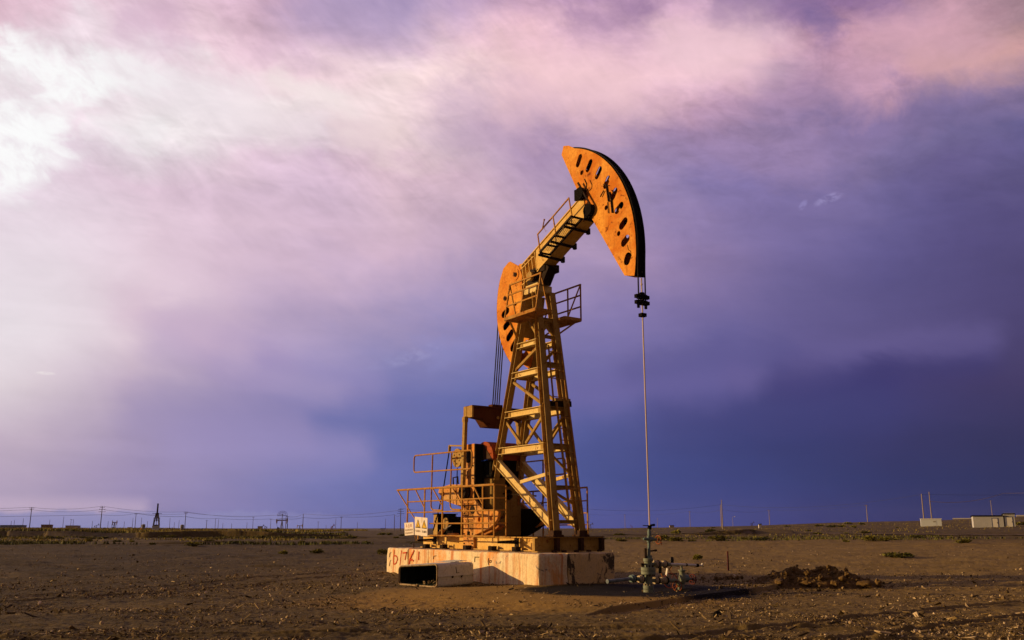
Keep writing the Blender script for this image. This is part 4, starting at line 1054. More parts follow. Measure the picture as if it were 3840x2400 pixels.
# -------- warning signs wired to the railing
def text_mesh(body, size, mat, name, parent, loc, depth=.004, xs=1.0):
    cu = bpy.data.curves.new('lettering', 'FONT'); cu.body = body; cu.size = size; cu.align_x = 'CENTER'; cu.align_y = 'CENTER'; cu.extrude = depth/2
    t = bpy.data.objects.new('lettering', cu); COL.objects.link(t)
    bpy.context.view_layer.update()
    me = bpy.data.meshes.new_from_object(t.evaluated_get(bpy.context.evaluated_depsgraph_get()))
    bpy.data.objects.remove(t); bpy.data.curves.remove(cu)
    # text plane (x, y) -> sign plane (x, -y out, z up)
    for v in me.vertices: v.co = (v.co.x*xs, -v.co.z, v.co.y)
    me.materials.clear(); me.materials.append(mat)
    o = bpy.data.objects.new(name, me); COL.objects.link(o); o.parent = parent; o.location = loc; return o
def sign(name, a, b, z, w, h, tilt, label, yaw=0):
    p = wpos(a, b, z)
    o = MB().bx(-w/2, w/2, -.006, .006, 0, h).build(name, M['signwhite'], None, bevel=.004)
    o.location = p; o.rotation_euler = (R(3), R(tilt), ROT+R(yaw)); tag(o, label, 'sign', None); return o
def tri(parent, cx, cz, w, h, m_out, m_in):
    out = [(cx-w/2,cz), (cx+w/2,cz), (cx,cz+h)]; k = .76; g = h*.09
    inn = [(cx-w/2*k,cz+g), (cx+w/2*k,cz+g), (cx,cz+g+h*k)]
    MB().prism(out, -.013, -.0065, [inn]).build('triangle_border', m_out, parent)
    if m_in: MB().prism([(x*.999, y) for x, y in inn], -.011, -.0067).build('triangle_fill', m_in, parent)
s1 = sign('warning_sign', -7.655, -1.66, 1.245, .66, .425, -2.5, 'smaller faded white danger sign with red lettering, left of the one with triangles')
MB().bx(-.33,.33,-.012,-.0065,.405,.422).build('sign_edge', M['white'], s1)
text_mesh('危', .115, M['redink'], 'lettering', s1, (-.16,-.0085,.31)); text_mesh('险', .115, M['redink'], 'lettering', s1, (.16,-.0085,.31))
tri(s1, 0, .255, .15, .13, M['redink'], None)
text_mesh('高压危险请勿靠近', .072, M['fadeink'], 'lettering', s1, (0,-.0085,.175)); text_mesh('高压危险请勿攀登', .072, M['fadeink'], 'lettering', s1, (0,-.0085,.075))
s2 = sign('warning_sign', -6.80, -1.67, 1.235, .86, .60, 3.0, 'larger white warning sign with two yellow triangles hanging on the railing', 1)
for x in (-.2, .22):
    tri(s2, x, .245, .34, .28, M['ink'], M['yellow'])
MB().prism([(.215,.43), (.235,.43), (.225,.375), (.245,.375), (.215,.30), (.205,.30), (.220,.355), (.200,.355)], -.0145, -.0112).build('bolt_symbol', M['ink'], s2)
MB().prism([(-.27,.28), (-.22,.33), (-.19,.40), (-.17,.39), (-.20,.32), (-.23,.28)], -.0145, -.0112).prism(circle((-.14,.29), .022, 8), -.0145, -.0112).build('hand_symbol', M['ink'], s2)
text_mesh('当心机械伤人', .075, M['fadeink'], 'lettering', s2, (-.20,-.0085,.14), xs=.85)
text_mesh('当心触电', .082, M['greyink'], 'lettering', s2, (.215,-.0085,.135))
MB().bx(.05,.075,-.009,-.0063,.42,.60).build('rust_run', M['rim'], s2)

# -------- discarded white box lying on its side
def wbox():
    lo = [(-3.26,27.0), (-2.04,25.9), (-1.085,27.21), (-2.31,28.31)]       # left-front, right-front, right-back, left-back
    g = [ground(*p) for p in lo]
    zb = [g[0]+.015, g[1]-.025, g[2]-.01, g[3]]
    zt = [.435, .525, .53, .47]
    c = (sum(p[0] for p in lo)/4, sum(p[1] for p in lo)/4, min(zb))
    root = empty('metal_cabinet', c); tag(root, 'discarded white metal box lying open-ended on the dirt against the foundation', 'box')
    L = [Vector((p[0]-c[0], p[1]-c[1], z-c[2])) for p, z in zip(lo, zb)]
    T = [Vector((p[0]-c[0], p[1]-c[1], z-c[2])) for p, z in zip(lo, zt)]
    def sec(t, inset, r=.11):
        a0 = L[0].lerp(L[3], t); a1 = L[1].lerp(L[2], t); b1 = T[1].lerp(T[2], t); b0 = T[0].lerp(T[3], t)
        x = (a1-a0).normalized(); y = (b0-a0).normalized()
        cs = [a0+x*inset+y*inset, a1-x*inset+y*inset, b1-x*inset-y*inset, b0+x*inset-y*inset]
        out = []; rr = max(r-inset*.5, .01)
        for i, p in enumerate(cs):
            u = (cs[i-1]-p).normalized(); v = (cs[(i+1) % 4]-p).normalized()
            for k in range(6):
                s = k/5; out.append(p + u*rr*(1-s)**2 + v*rr*s**2)
        return out
    def loft(rings, close=None):
        mb = MB(); n = len(rings[0])
        for r_ in rings: mb.v += [tuple(p) for p in r_]
        for i in range(len(rings)-1):
            for k in range(n): mb.f.append((i*n+k, i*n+(k+1) % n, (i+1)*n+(k+1) % n, (i+1)*n+k))
        if close is not None: mb.f.append(tuple(close*n+k for k in range(n)))
        return mb
    outer = [sec(t, 0) for t in (0,.3,.6,.9)] + [sec(.965,.012), sec(1.0,.06)]
    loft(outer, 5).build('shell', M['whitebox'], root, 50)
    inner = [sec(t, .045) for t in (.0,.5,.93)]
    loft(inner, 2).build('lining', M['lining'], root, 50)
    from mathutils import noise as mn
    rim = [sec(-.014, .002), sec(-.026, .02), sec(-.014, .047)]
    rim = [[p + Vector((0,0,1))*.022*mn.noise(p*9) for p in r_] for r_ in rim]
    loft([sec(.001,.001)]+rim+[sec(.01,.046)]).build('rim', M['rim'], root, 60)
    x = (L[1]-L[0]).normalized(); d = (L[2]-L[1]).normalized(); nrm = x
    mb = MB()
    p0 = L[1].lerp(T[1], .46)+nrm*.012; p1 = L[2].lerp(T[2], .46)+nrm*.012; mb.bar(p0, p1+d*.05, .03, .02)
    mb.build('seam_flange', M['whitebox'], root)
    mb = MB()
    for t in (.38, .63):
        p = L[1].lerp(L[2], t).lerp(T[1].lerp(T[2], t), .415)+nrm*.006; mb.ball(p, .035, .05, .035)
    mb.build('latch', M['grease'], root)
    p = L[1].lerp(L[2], .47).lerp(T[1].lerp(T[2], .47), .83)+nrm*.004; q = L[1].lerp(L[2], .49).lerp(T[1].lerp(T[2], .49), .56)+nrm*.004
    MB().bar(p, q, .012, .012).bar(q, q+d*.12+Vector((0,0,.012)), .012, .012).build('scratch_mark', M['ink'], root)
    mb = MB()
    mid = T[0].lerp(T[2], .5)
    for i in range(3):
        e = T[1].lerp(T[2], .52+.12*i)+Vector((0,0,.01+.012*i)); mb.bar(e-x*.12, e-x*(.75-.1*i), .34-.03*i, .01)
    mb.build('loose_panel', M['whitebox'], root)
    mb = MB(); cl = L[0].lerp(L[1], .74)+Vector((.03,.12,.06))
    for i in range(9):
        r = random.Random(i+60); p = cl+Vector((r.uniform(-.16,.20), r.uniform(-.05,.15), r.uniform(0,.05))); q = p+Vector((r.uniform(-.1,.1), r.uniform(-.05,.05), r.uniform(0,.10)))
        mb.bar(p, q, .05, .012)
    mb.build('torn_lining', M['rim'], root)
    p = L[0].lerp(L[3], .9)+x*.38+Vector((0,-.05,.30)); MB().prism([(0,0), (.10,-.01), (.15,-.09), (.10,-.14), (.06,-.08)], 0, .01, mp=lambda a, b, h: (p.x+a, p.y+h, p.z+b)).build('torn_scrap', M['rim'], root)
wbox()

# -------- wellhead
WX = wpos(2.535, 0, 0)
wg = ground(WX[0], WX[1])
wh_ = empty('wellhead', (WX[0], WX[1], wg), ROT); tag(wh_, 'dark green wellhead valve tree with pipes and handwheels in front of the foundation', 'wellhead')
def Q(): return MB(-wg)
c = -.105
m = Q().tube((0,c,-.2), (0,c,-.03), .135, 26).tube((0,c,-.02), (0,c,.065), .135, 26).tube((0,c,.06), (0,c,.34), .095, 24)
body = m.build('casing_spool', M['teal'], wh_, bevel=.006)
m = Q()
for i in range(10):
    t = 2*math.pi*i/10+.2; m.tube((.112*math.cos(t),c+.112*math.sin(t),.02), (.112*math.cos(t),c+.112*math.sin(t),.11), .016, 6)
m.build('flange_bolt', M['flange'], body)
m = Q().tube((0,c+.01,.335), (0,c+.01,.415), .185, 30).tube((0,c+.01,.425), (0,c+.01,.51), .185, 30)
fl = m.build('casing_flange', M['teal'], wh_, bevel=.006)
m = Q()
for i in range(12):
    t = 2*math.pi*i/12; m.tube((.155*math.cos(t),c+.01+.155*math.sin(t),.29), (.155*math.cos(t),c+.01+.155*math.sin(t),.57), .014, 6)
m.build('flange_bolt', M['grease'], fl)
Q().tube((0,-.09,.51), (0,-.09,.655), .10, 22).tube((0,-.085,.65), (0,-.085,.73), .125, 24).build('tubing_head', M['teal'], wh_, bevel=.005)
Q().tube((.05,-.32,.585), (.0,-.15,.59), .02, 8).tube((.03,-.36,.585), (.05,-.30,.585), .032, 8).build('side_plug', M['grease'], wh_)
Q().tube((0,-.06,.72), (0,-.015,1.5), .038, 16).tube((0,-.02,1.30), (0,-.015,1.42), .050, 12).tube((0,-.05,.72), (0,-.05,.80), .075, 12).build('riser_pipe', M['tealblue'], wh_)
Q().tube((-.02,-.15,.72), (-.02,-.145,.985), .032, 10).build('side_pipe', M['grease'], wh_)
Q().tube((0,0,.91), (.03,.14,.925), .018, 8).tube((.03,.12,.925), (.03,.18,.925), .028, 8).build('bleed_valve', M['grease'], wh_)
m = Q().tube((0,-.20,1.215), (0,.22,1.195), .034, 14).ball((0,0,1.205), .065, .13, .062, 16, 8).tube((0,-.23,1.215), (0,-.19,1.215), .022, 8).tube((0,-.05,1.13), (0,-.04,1.28), .048, 14)
m.build('rod_valve', M['tealblue'], wh_)
def wheel(name, c, rad, mat, ax=(0,1,0), spokes=5, r=.013):
    m = Q(); m.torus(c, ax, rad, r); ax = norm(ax); s = ax.cross(Vector((0.1,0.2,1))).normalized(); u = ax.cross(s); c = Vector(c)
    for i in range(spokes):
        t = 2*math.pi*i/spokes; m.tube(c, c+(s*math.cos(t)+u*math.sin(t))*rad, r*.8, 6)
    m.tube(c-ax*.025, c+ax*.025, r*2.2, 10)
    return m.build(name, M[mat], wh_)
w1 = wheel('handwheel', (0,.285,1.19), .105, 'wheelorange', spokes=3)
Q().tube((.0,.39,1.06), (.0,.395,1.13), .012, 6).build('wheel_handle', M['wheelorange'], w1)
m = Q().tube((0,-.01,1.46), (0,0,1.52), .055, 12).tube((0,-.01,1.50), (0,0,1.545), .03, 10, .07).bar((-.02,-.20,1.548), (.02,.14,1.545), .05, .022).bar((.0,.05,1.555), (.02,.15,1.57), .07, .05)
m.build('stuffing_box', M['black'], wh_)
# upper flow arm
m = Q().tube((0,-.02,.585), (0,.58,.57), .045, 16).tube((0,.42,.573), (0,.66,.565), .075, 18, .045)
up = m.build('flow_arm', M['teal'], wh_)
m = Q()
for b0 in (.115,.165): m.tube((0,b0,.582), (0,b0+.042,.581), .098, 24)
m.tube((0,.30,.576), (0,.34,.575), .075, 20)
for b0 in (.40,.447): m.tube((0,b0,.575), (0,b0+.04,.574), .092, 24)
m.build('pipe_flange', M['flange'], up)
m = Q().tube((0,.205,.581), (0,.235,.58), .105, 20).tube((0,.485,.573), (0,.53,.572), .102, 20, .08); m.build('flange_back', M['black'], up)
m = Q().tube((0,.62,.570), (0,1.62,.520), .034, 14); m.build('white_pipe', M['white'], up)
Q().tube((0,1.60,.521), (0,1.68,.517), .046, 12).build('pipe_coupling', M['grease'], up); Q().tube((0,1.22,.54), (0,1.27,.537), .037, 12).build('pipe_coupling', M['grease'], up)
Q().tube((0,1.68,.517), (0,1.86,.512), .018, 8).tube((0,1.82,.50), (0,1.85,.56), .03, 8).build('nozzle', M['white'], up)
# lower arms
m = Q().tube((0,-.72,.246), (0,-.2,.215), .05, 14)
lo = m.build('left_flow_arm', M['tealblue'], wh_)
Q().tube((0,-.70,.245), (0,-1.42,.205), .042, 12).tube((0,-1.42,.205), (0,-1.46,.203), .055, 12).build('pipe', M['kiosk_dull'], lo)
m = Q().tube((0,-.70,.247), (0,-.655,.246), .085, 22).tube((0,-.64,.246), (0,-.595,.244), .095, 22); m.build('pipe_flange', M['tealblue'], lo)
m = Q().tube((0,-.43,.228), (0,-.385,.226), .088, 22).tube((0,-.37,.226), (0,-.325,.224), .095, 22); m.build('pipe_flange', M['flange'], lo)
Q().tube((0,-.585,.244), (0,-.555,.243), .09, 20).tube((0,-.315,.223), (0,-.29,.222), .1, 20).build('flange_back', M['black'], lo)
m = Q().tube((0,-.05,.185), (0,.62,.160), .05, 14).path([(0,.55,.165), (0,.75,.155), (0,.88,.14), (0,.95,.08), (0,.97,-.02), (0,.985,-.25)], .05, 12)
ro = m.build('right_flow_arm', M['teal'], wh_)
m = Q()
for b0 in (.10,.148): m.tube((0,b0,.178), (0,b0+.04,.177), .09, 22)
m.tube((0,.27,.171), (0,.31,.170), .07, 18)
for b0 in (.335,.39,.44): m.tube((0,b0,.168), (0,b0+.045,.167), .085, 22)
m.build('pipe_flange', M['flange'], ro)
Q().tube((0,.19,.176), (0,.22,.175), .095, 20).tube((0,.488,.165), (0,.53,.164), .10, 20).build('flange_back', M['black'], ro)
m = Q().tube((0,1.08,-.25), (0,1.08,.12), .05, 14).ball((0,1.09,.20), .10, .10, .16, 16, 10).tube((0,1.09,.30), (0,1.08,.40), .075, 16).tube((0,1.08,.38), (0,1.075,.56), .030, 12).tube((0,1.08,.385), (0,1.08,.42), .10, 16)
m.bar((-.15,.92,.52), (-.15,1.06,.50), .02, .02)
gv = m.build('gate_valve', M['teal'], wh_)
m = Q().tube((-.03,1.16,.195), (-.04,1.30,.19), .095, 20).tube((-.04,1.29,.19), (-.05,1.46,.175), .03, 10); m.build('valve_bonnet', M['tealblue'], gv)
wheel('handwheel', (-.05,1.50,.165), .125, 'wheelred', (-.05,1,.0), 5, .016)
wheel('handwheel', (-.16,.815,.145), .185, 'wheelred', (-.55,.85,0), 5, .014)
wheel('handwheel', (.10,.80,.02), .13, 'wheelorange', (-.3,.9,0), 3, .012)
Q().path([(0,.90,.33), (-.05,.72,.30), (-.06,.70,.45), (-.02,.78,.55)], .012, 6).build('drain_tube', M['grease'], wh_)
def gauge(b, z, a, stem_to):
    m = Q().tube((a,b,z), (a-.045,b-.03,z), .085, 22); g = m.build('gauge', M['black'], wh_)
    m = Q().tube((a-.046,b-.031,z), (a-.052,b-.035,z), .070, 20); m.build('gauge_face', M['signwhite'], g)
    Q().bar((a-.053,b-.036,z), (a-.053,b+.012,z+.03), .006, .006).build('gauge_needle', M['wheelred'], g)
    Q().tube((a,b,z-.08), stem_to, .016, 8).build('gauge_stem', M['rusty'], g)
gauge(.81, .665, -.03, (0,.80,.56)); gauge(.40, .43, -.06, (0,.42,.20))
Q().prism([(.63,.31), (.70,.33), (.74,.50), (.70,.52)], -.12, -.112).build('paper_tag', M['white'], wh_)
Q().prism([(.63,.31), (.675,.322), (.69,.36), (.645,.35)], -.125, -.1205).build('tag_stripe', M['wheelred'], wh_)
Q().path([(-.03,.72,.52), (-.05,.78,.50), (-.06,.74,.42), (-.08,.78,.34)], .007, 5).path([(0,.68,.54), (-.03,.72,.53), (-.02,.90,.55), (-.03,1.0,.50)], .015, 6).build('tag_wire', M['rusty'], wh_)

# ------------------------------------------------------------------ utility poles across the plain
def pole_mesh(kind, x, y, ztop, label, group):
    z0 = ground(x, y); h = ztop-z0
    if kind == 9: h = ztop-z0-1.6
    o = empty('utility_pole', (x, y, z0)); tag(o, label, 'utility pole', group)
    right = x > 20
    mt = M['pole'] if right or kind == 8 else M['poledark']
    r0 = .19 if math.hypot(x, y) < 480 else .17
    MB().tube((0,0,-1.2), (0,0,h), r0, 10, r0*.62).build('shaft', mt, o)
    def arm(z, L, name='crossarm', rot=0.0):
        c, s = math.cos(rot), math.sin(rot)
        m = MB().bar((-L/2*c,-L/2*s+.12,z), (L/2*c,L/2*s+.12,z), .09, .12)
        a = m.build(name, mt, o)
        m = MB()
        for t in (-.46, -.2, .46): m.tube((L*t*c,L*t*s+.12,z+.05), (L*t*c,L*t*s+.12,z+.30), .05, 6)
        m.build('insulator', M['poledark'], a)
    if kind == 1: arm(h-.35, 1.5)
    elif kind == 2: arm(h-.3, 2.0); arm(h-1.0, 1.4)
    elif kind == 3: arm(h-.5, 1.9); arm(h-1.25, 2.3); arm(h-2.1, 2.6)
    elif kind == 9:
        arm(h-.9, 4.4); arm(h-2.3, 3.6)
        m = MB()
        for rr in (2.1, 1.5): m.path([(rr*math.cos(R(t)), .15, h-.75+rr*.88*math.sin(R(t))) for t in range(0, 181, 12)], .06, 5)
        m.bar((-2.1,.15,h-.7), (2.1,.15,h-.7), .08, .08)
        for t in (40, 65, 90, 115, 140): m.bar((0,.15,h-.75), (2.1*math.cos(R(t)),.15,h-.75+2.1*.88*math.sin(R(t))), .05, .05)
        m.build('arched_bracket', M['poledark'], o)
    elif kind == 8:
        MB().bar((0,0,h-.2), (1.2,-.1,h+.1), .07, .07).build('lamp_arm', mt, o)
        MB().ball((1.45,-.1,h+.1), .42, .3, .3, 10, 6).build('lamp_head', M['white'], o)
    return o
POLES = [(-191.3, 367.4, 9.35, 2), (-156.2, 351.6, 9.44, 3), (-154.3, 437.0, 8.79, 2), (-181.6, 446.3, 8.19, 1), (-279.2, 575.9, 8.26, 0), (-275.3, 577.8, 6.56, 1), (-274.1, 578.3, 6.56, 0), (-298.9, 565.9, 6.98, 0), (-286.0, 572.6, 6.25, 0), (-304.5, 562.9, 5.38, 0), (-303.1, 563.7, 5.8, 0), (-264.2, 582.9, 5.52, 0), (-255.9, 586.6, 5.27, 0), (-253.7, 587.6, 6.1, 0), (-247.2, 590.3, 5.29, 0), (-242.7, 592.2, 7.51, 0), (-237.9, 594.1, 7.81, 0), (-234.5, 595.5, 5.6, 0), (-221.9, 600.3, 7.59, 0), (-216.6, 602.2, 6.21, 0), (-219.3, 601.3, 4.81, 0), (-200.4, 607.8, 6.25, 1), (-195.3, 609.5, 7.37, 0), (-193.5, 610.0, 6.77, 0), (-200.5, 607.8, 6.15, 0), (-190.7, 610.9, 4.36, 0), (-185.4, 612.6, 4.25, 0), (-162.4, 580.4, 8.06, 1), (-176.1, 615.3, 4.87, 0), (-161.4, 619.3, 7.16, 1), (-96.9, 389.9, 8.81, 9), (-114.5, 468.4, 6.94, 0), (-113.7, 468.5, 7.17, 1), (-96.1, 425.5, 7.62, 0), (-131.1, 626.4, 5.49, 1), (-125.9, 627.5, 3.2, 0), (-119.7, 628.7, 7.55, 0), (-87.5, 474.1, 6.86, 1), (-105.4, 631.3, 5.21, 0), (-86.6, 634.1, 7.29, 0), (-58.6, 461.3, 7.77, 0), (-42.5, 352.7, 8.74, 3), (70.2, 575.1, 9.4, 1), (99.3, 632.2, 7.95, 0), (94.3, 490.2, 9.93, 1), (66.3, 291.4, 10.06, 0), (77.8, 344.0, 9.83, 0), (148.5, 622.5, 8.54, 8), (127.3, 457.4, 10.01, 1), (145.2, 377.8, 10.57, 1), (115.4, 259.1, 10.76, 0), (138.1, 304.3, 13.04, 0), (236.7, 455.4, 14.61, 1), (12.4, 323.2, 9.32, 1), (53.3, 637.8, 9.01, 1)]
PL = {0: ('dark pole with short crossarms nearest the left edge of the plain', None), 1: ('tall leaning pole with three crossarms on the far left plain', None), 2: ('pole with two crossarms just right of the dark end-on pumpjack', None),
  3: ('pole standing just left of the dark end-on pumpjack', None), 27: ('single-arm pole left of the small white-cabined pumpjack', None), 29: ('small-armed pole between the white-cabined pumpjack and the arched bracket pole', None), 30: ('tall pole with an arched bracket on top in front of a yellow pumpjack', None), 31: ('pole close behind the arched bracket pole', 'twin poles by the arched bracket'), 32: ('pole close behind the arched bracket pole', 'twin poles by the arched bracket'),
  33: ('bare pole beside the tiny yellow pumpjack', None), 34: ('pole with a small crossarm midway between tiny yellow and red pumpjacks', None), 37: ('single-arm pole just right of the tiny dark red pumpjack', None), 40: ('bare pole left of the pole with crossarms by the warning signs', None), 41: ('tall pole with crossarms just left of the warning signs', None),
  42: ('thin crossarm pole just left of the polished rod on the horizon', None), 43: ('faint thin pole just right of the wellhead top', None), 44: ('crossarm pole between the wellhead and the close pair of poles', None), 45: ('taller pole of the close pair right of the wellhead', None), 46: ('shorter pole of the close pair right of the wellhead', None),
  47: ('short lamp pole with a small white lamp head right of the close pair', None), 48: ('lone crossarm pole on the rising horizon right of the lamp pole', None), 49: ('lone crossarm pole left of the white transformer kiosk', None), 50: ('leaning pale pole at the left end of the white transformer kiosk', None), 51: ('taller leaning pale pole rising behind the white transformer kiosk', None),
  52: ('pole with a crossarm rising behind the long white hut', None), 53: ('crossarm pole seen between the legs of the pumpjack tower', None), 54: ('crossarm pole just right of the far guard railing', None)}
for i, (x, y, zt, k) in enumerate(POLES):
    if i in PL: lab, g = PL[i]
    elif x < -205: lab, g = 'thin distant bare pole far left near the left-hand huts and end-on pumpjack', 'thin poles on the far left skyline'
    else: lab, g = 'thin distant pole on the skyline between the end-on pumpjack and the warning signs', 'thin poles on the left-centre skyline'
    pole_mesh(k, x, y, zt, lab, g)
MB_ = MB().bx(-.9,.9,-.6,.6,-.3,1.1).build('pole_base', M['white'], None, bevel=.05)
MB_.location = (-183.4, 444.5, ground(-183.4,444.5)); tag(MB_, 'small pale block at the foot of the pole left of the dark pumpjack', 'block')

def wire(pts, sag, r, mat, label, off=(0,0)):
    out = []
    for a, b in zip(pts[:-1], pts[1:]):
        n = 14
        for i in range(n):
            t = i/n; out.append((a[0]+(b[0]-a[0])*t+off[0], a[1]+(b[1]-a[1])*t+off[1], a[2]+(b[2]-a[2])*t-4*sag*t*(1-t)))
    out.append((pts[-1][0]+off[0], pts[-1][1]+off[1], pts[-1][2]))
    return tag(MB().path(out, r, 5).build('overhead_wire', M[mat]), label, 'wire', 'overhead wires')
T = [p[:3] for p in POLES]
dz = lambda p, z: (p[0], p[1], p[2]+z)
e0 = (-300, 380, 9.0)
wire([e0, T[0], T[1], T[2], T[27]], .9, .045, 'wire', 'upper wire along the crossarm poles from the left edge to the white-cabined pumpjack', (0,0))
wire([dz(e0,-1), dz(T[0],-.9), dz(T[1],-1.2), dz(T[2],-1.0)], .9, .045, 'wire', 'lower wire between the crossarm poles on the far left plain')
wire([dz(e0,-3), dz(T[1],-3.2), T[3]], .6, .05, 'wire', 'lowest thin wire from the left edge to the pole left of the dark pumpjack')
wire([T[3], dz(T[2],-2.2), T[22], T[29], dz(T[30],-3.4)], .6, .075, 'wire', 'thick dark wire passing behind the dark end-on pumpjack')
wire([dz(T[2],-.3), dz(T[30],-2.0), T[33], dz(T[41],-.7)], 1.2, .05, 'wire', 'upper wire through the arched bracket pole towards the warning signs')
wire([dz(T[30],-3.4), dz(T[33],-1.6), T[37], T[40], dz(T[41],-2.6)], .6, .06, 'wire', 'lower wire from the arched bracket pole to the warning signs')
wire([T[41], dz(T[53],0), T[46], dz(T[50],-.2), (260,230,16)], 2.2, .03, 'wire', 'thin wire from behind the tower to the close pair of poles and beyond')
wire([dz(T[53],-1.6), T[42], T[44], dz(T[45],-3), T[48], T[49]], 1.0, .03, 'wire', 'faint lower wire along the crossarm poles right of the rod')
wire([dz(T[51],-3.1), (171, 320, 13.1), (215,318,18.5)], 1.4, .07, 'wirepale', 'pale sunlit wire running from the kiosk poles over the white hut')

# ------------------------------------------------------------------ small buildings
def hut(name, x, y, w, d, h, rz, walls, roof_over, label, cat, door=None, pitch=.12, skirt=.6, roofmat='black', ztop=None):
    z = min(ground(x+dx, y+dy) for dx in (-w/2, w/2) for dy in (-d/2, d/2))
    if ztop is not None: h = max(1.2, ztop-z)
    o = empty(name, (x, y, z), R(rz)); tag(o, label, cat)
    m = MB(); m.prism([(-d/2,-skirt), (d/2,-skirt), (d/2,h), (-d/2,h+pitch)], -w/2, w/2, (), lambda p, q, k: (k, p, q))
    m.build('wall', M[walls], o)
    m = MB(); m.bar((0,-d/2-roof_over,h+pitch+.08), (0,d/2+roof_over,h+.08), w+2*roof_over, .22)
    m.build('roof', M[roofmat], o)
    if door:
        for (x0, wd, hd) in door:
            m = MB(); m.bx(x0,x0+.12,-d/2-.05,-d/2-.005,.0,hd+.12).bx(x0+wd-.12,x0+wd,-d/2-.05,-d/2-.005,0,hd+.12).bx(x0+.12,x0+wd-.12,-d/2-.05,-d/2-.005,hd,hd+.12)
            dr = m.build('door_frame', M['bluepaint'], o)
            MB().bx(x0+.12,x0+wd-.12,-d/2-.035,-d/2-.004,.02,hd).build('door', M['white'], dr)
            MB().bx(x0+wd-.26,x0+wd-.18,-d/2-.09,-d/2-.035,.95,1.15).build('handle', M['black'], dr)
    return o
M['bluepaint'] = plain('blue_frame_paint', (.06,.08,.20), .5)
M['hutwall'] = paint('hut_wall', (.46,.47,.50), (.52,.53,.55), .05, .8, (.35,.25,.15), .2, .5)
M['kiosk'] = plain('kiosk_paint', (.55,.60,.66), .5, 0, .05)
M['bluegrey'] = plain('blue_grey_sheet', (.16,.20,.30), .6)
M['brick'] = plain('brown_brick', (.22,.11,.06), .9)
M['tank'] = plain('tank_grey', (.22,.21,.24), .7)
M['offwhite'] = plain('offwhite_wall', (.22,.20,.20), .8)
M['creamwall'] = plain('cream_wall', (.45,.36,.27), .9)
hut('white_hut', 104.0, 202.4, 5.9, 2.8, 2.35, -20, 'hutwall', .18, 'long white hut with a flat dark roof and one blue-framed door', 'hut', [(.65,1.25,1.95)])
hut('small_hut', 107.9, 200.9, 2.0, 2.4, 2.55, -20, 'hutwall', .16, 'narrow white hut with a door, right beside the long white hut', 'hut', [(-.75,1.35,2.0)])
MB_ = MB().bx(-1.05,1.05,-1.28,-1.22,2.25,2.9).build('fascia', M['hutwall'], bpy.data.objects['small_hut'])
k = empty('transformer_kiosk', (111.9, 247.2, ground(111.9,247.2)), R(-22)); tag(k, 'low white transformer kiosk at the foot of the two leaning poles', 'kiosk')
MB().bx(-2.55,2.55,-1,1,-.3,1.95).build('housing', M['kiosk'], k, bevel=.04); MB().bx(-2.65,2.65,-1.1,1.1,1.95,2.08).build('roof', M['white'], k)
MB().bx(.3,1.3,-1.03,-1.005,.2,1.6).build('door', M['kiosk'], k); MB().bx(.45,1.15,-1.05,-1.032,1.1,1.45).build('vent', M['grey'], k)
hut('far_building', -281, 530, 4.6, 4, 4.6, 0, 'bluegrey', .1, 'blue-grey low building on the far left horizon, left of the brown one', 'building', ztop=2.6)
hut('far_building', -269, 536, 5.2, 4, 5.3, 8, 'brick', .15, 'small dark brown building on the far left skyline', 'building', roofmat='brick', ztop=2.9)
hut('far_building', -256.8, 542, 7.0, 4, 5.0, 0, 'creamwall', .1, 'pale cream low building right of the dark brown one on the skyline', 'building', roofmat='brick', ztop=2.4)
hut('far_building', -287, 527, 6.4, 4, 4.3, 0, 'bluegrey', .1, 'faint blue-grey low building by the left edge of the plain', 'building', ztop=2.6)
hut('far_building', 263.5, 539, 12, 5, 8.2, -26, 'offwhite', .1, 'white far-off building strip just left of the long white hut', 'building', skirt=4, roofmat='white', ztop=6.5)
hut('far_building', 291, 528, 5, 4, 9.2, -26, 'offwhite', .1, 'tiny white far-off building right of the narrow hut', 'building', skirt=4, roofmat='white', ztop=8.1)
hut('far_building', -68.8, 495, 2.6, 2, 2.2, 0, 'white', .1, 'tiny white and red cabin on the horizon left of the warning signs', 'cabin', roofmat='wheelred', ztop=.85)
hut('sign_box', 77.6, 289.8, .9, .6, 1.1, 0, 'white', .05, 'tiny pale box on the slope right of the lamp pole', 'box')
hut('far_cabin', 96.5, 560, 2.6, 2, 6.0, 0, 'creamwall', .1, 'tiny cream cabin beside the small red pumpjack left of the rod', 'cabin', skirt=3, ztop=2.6)

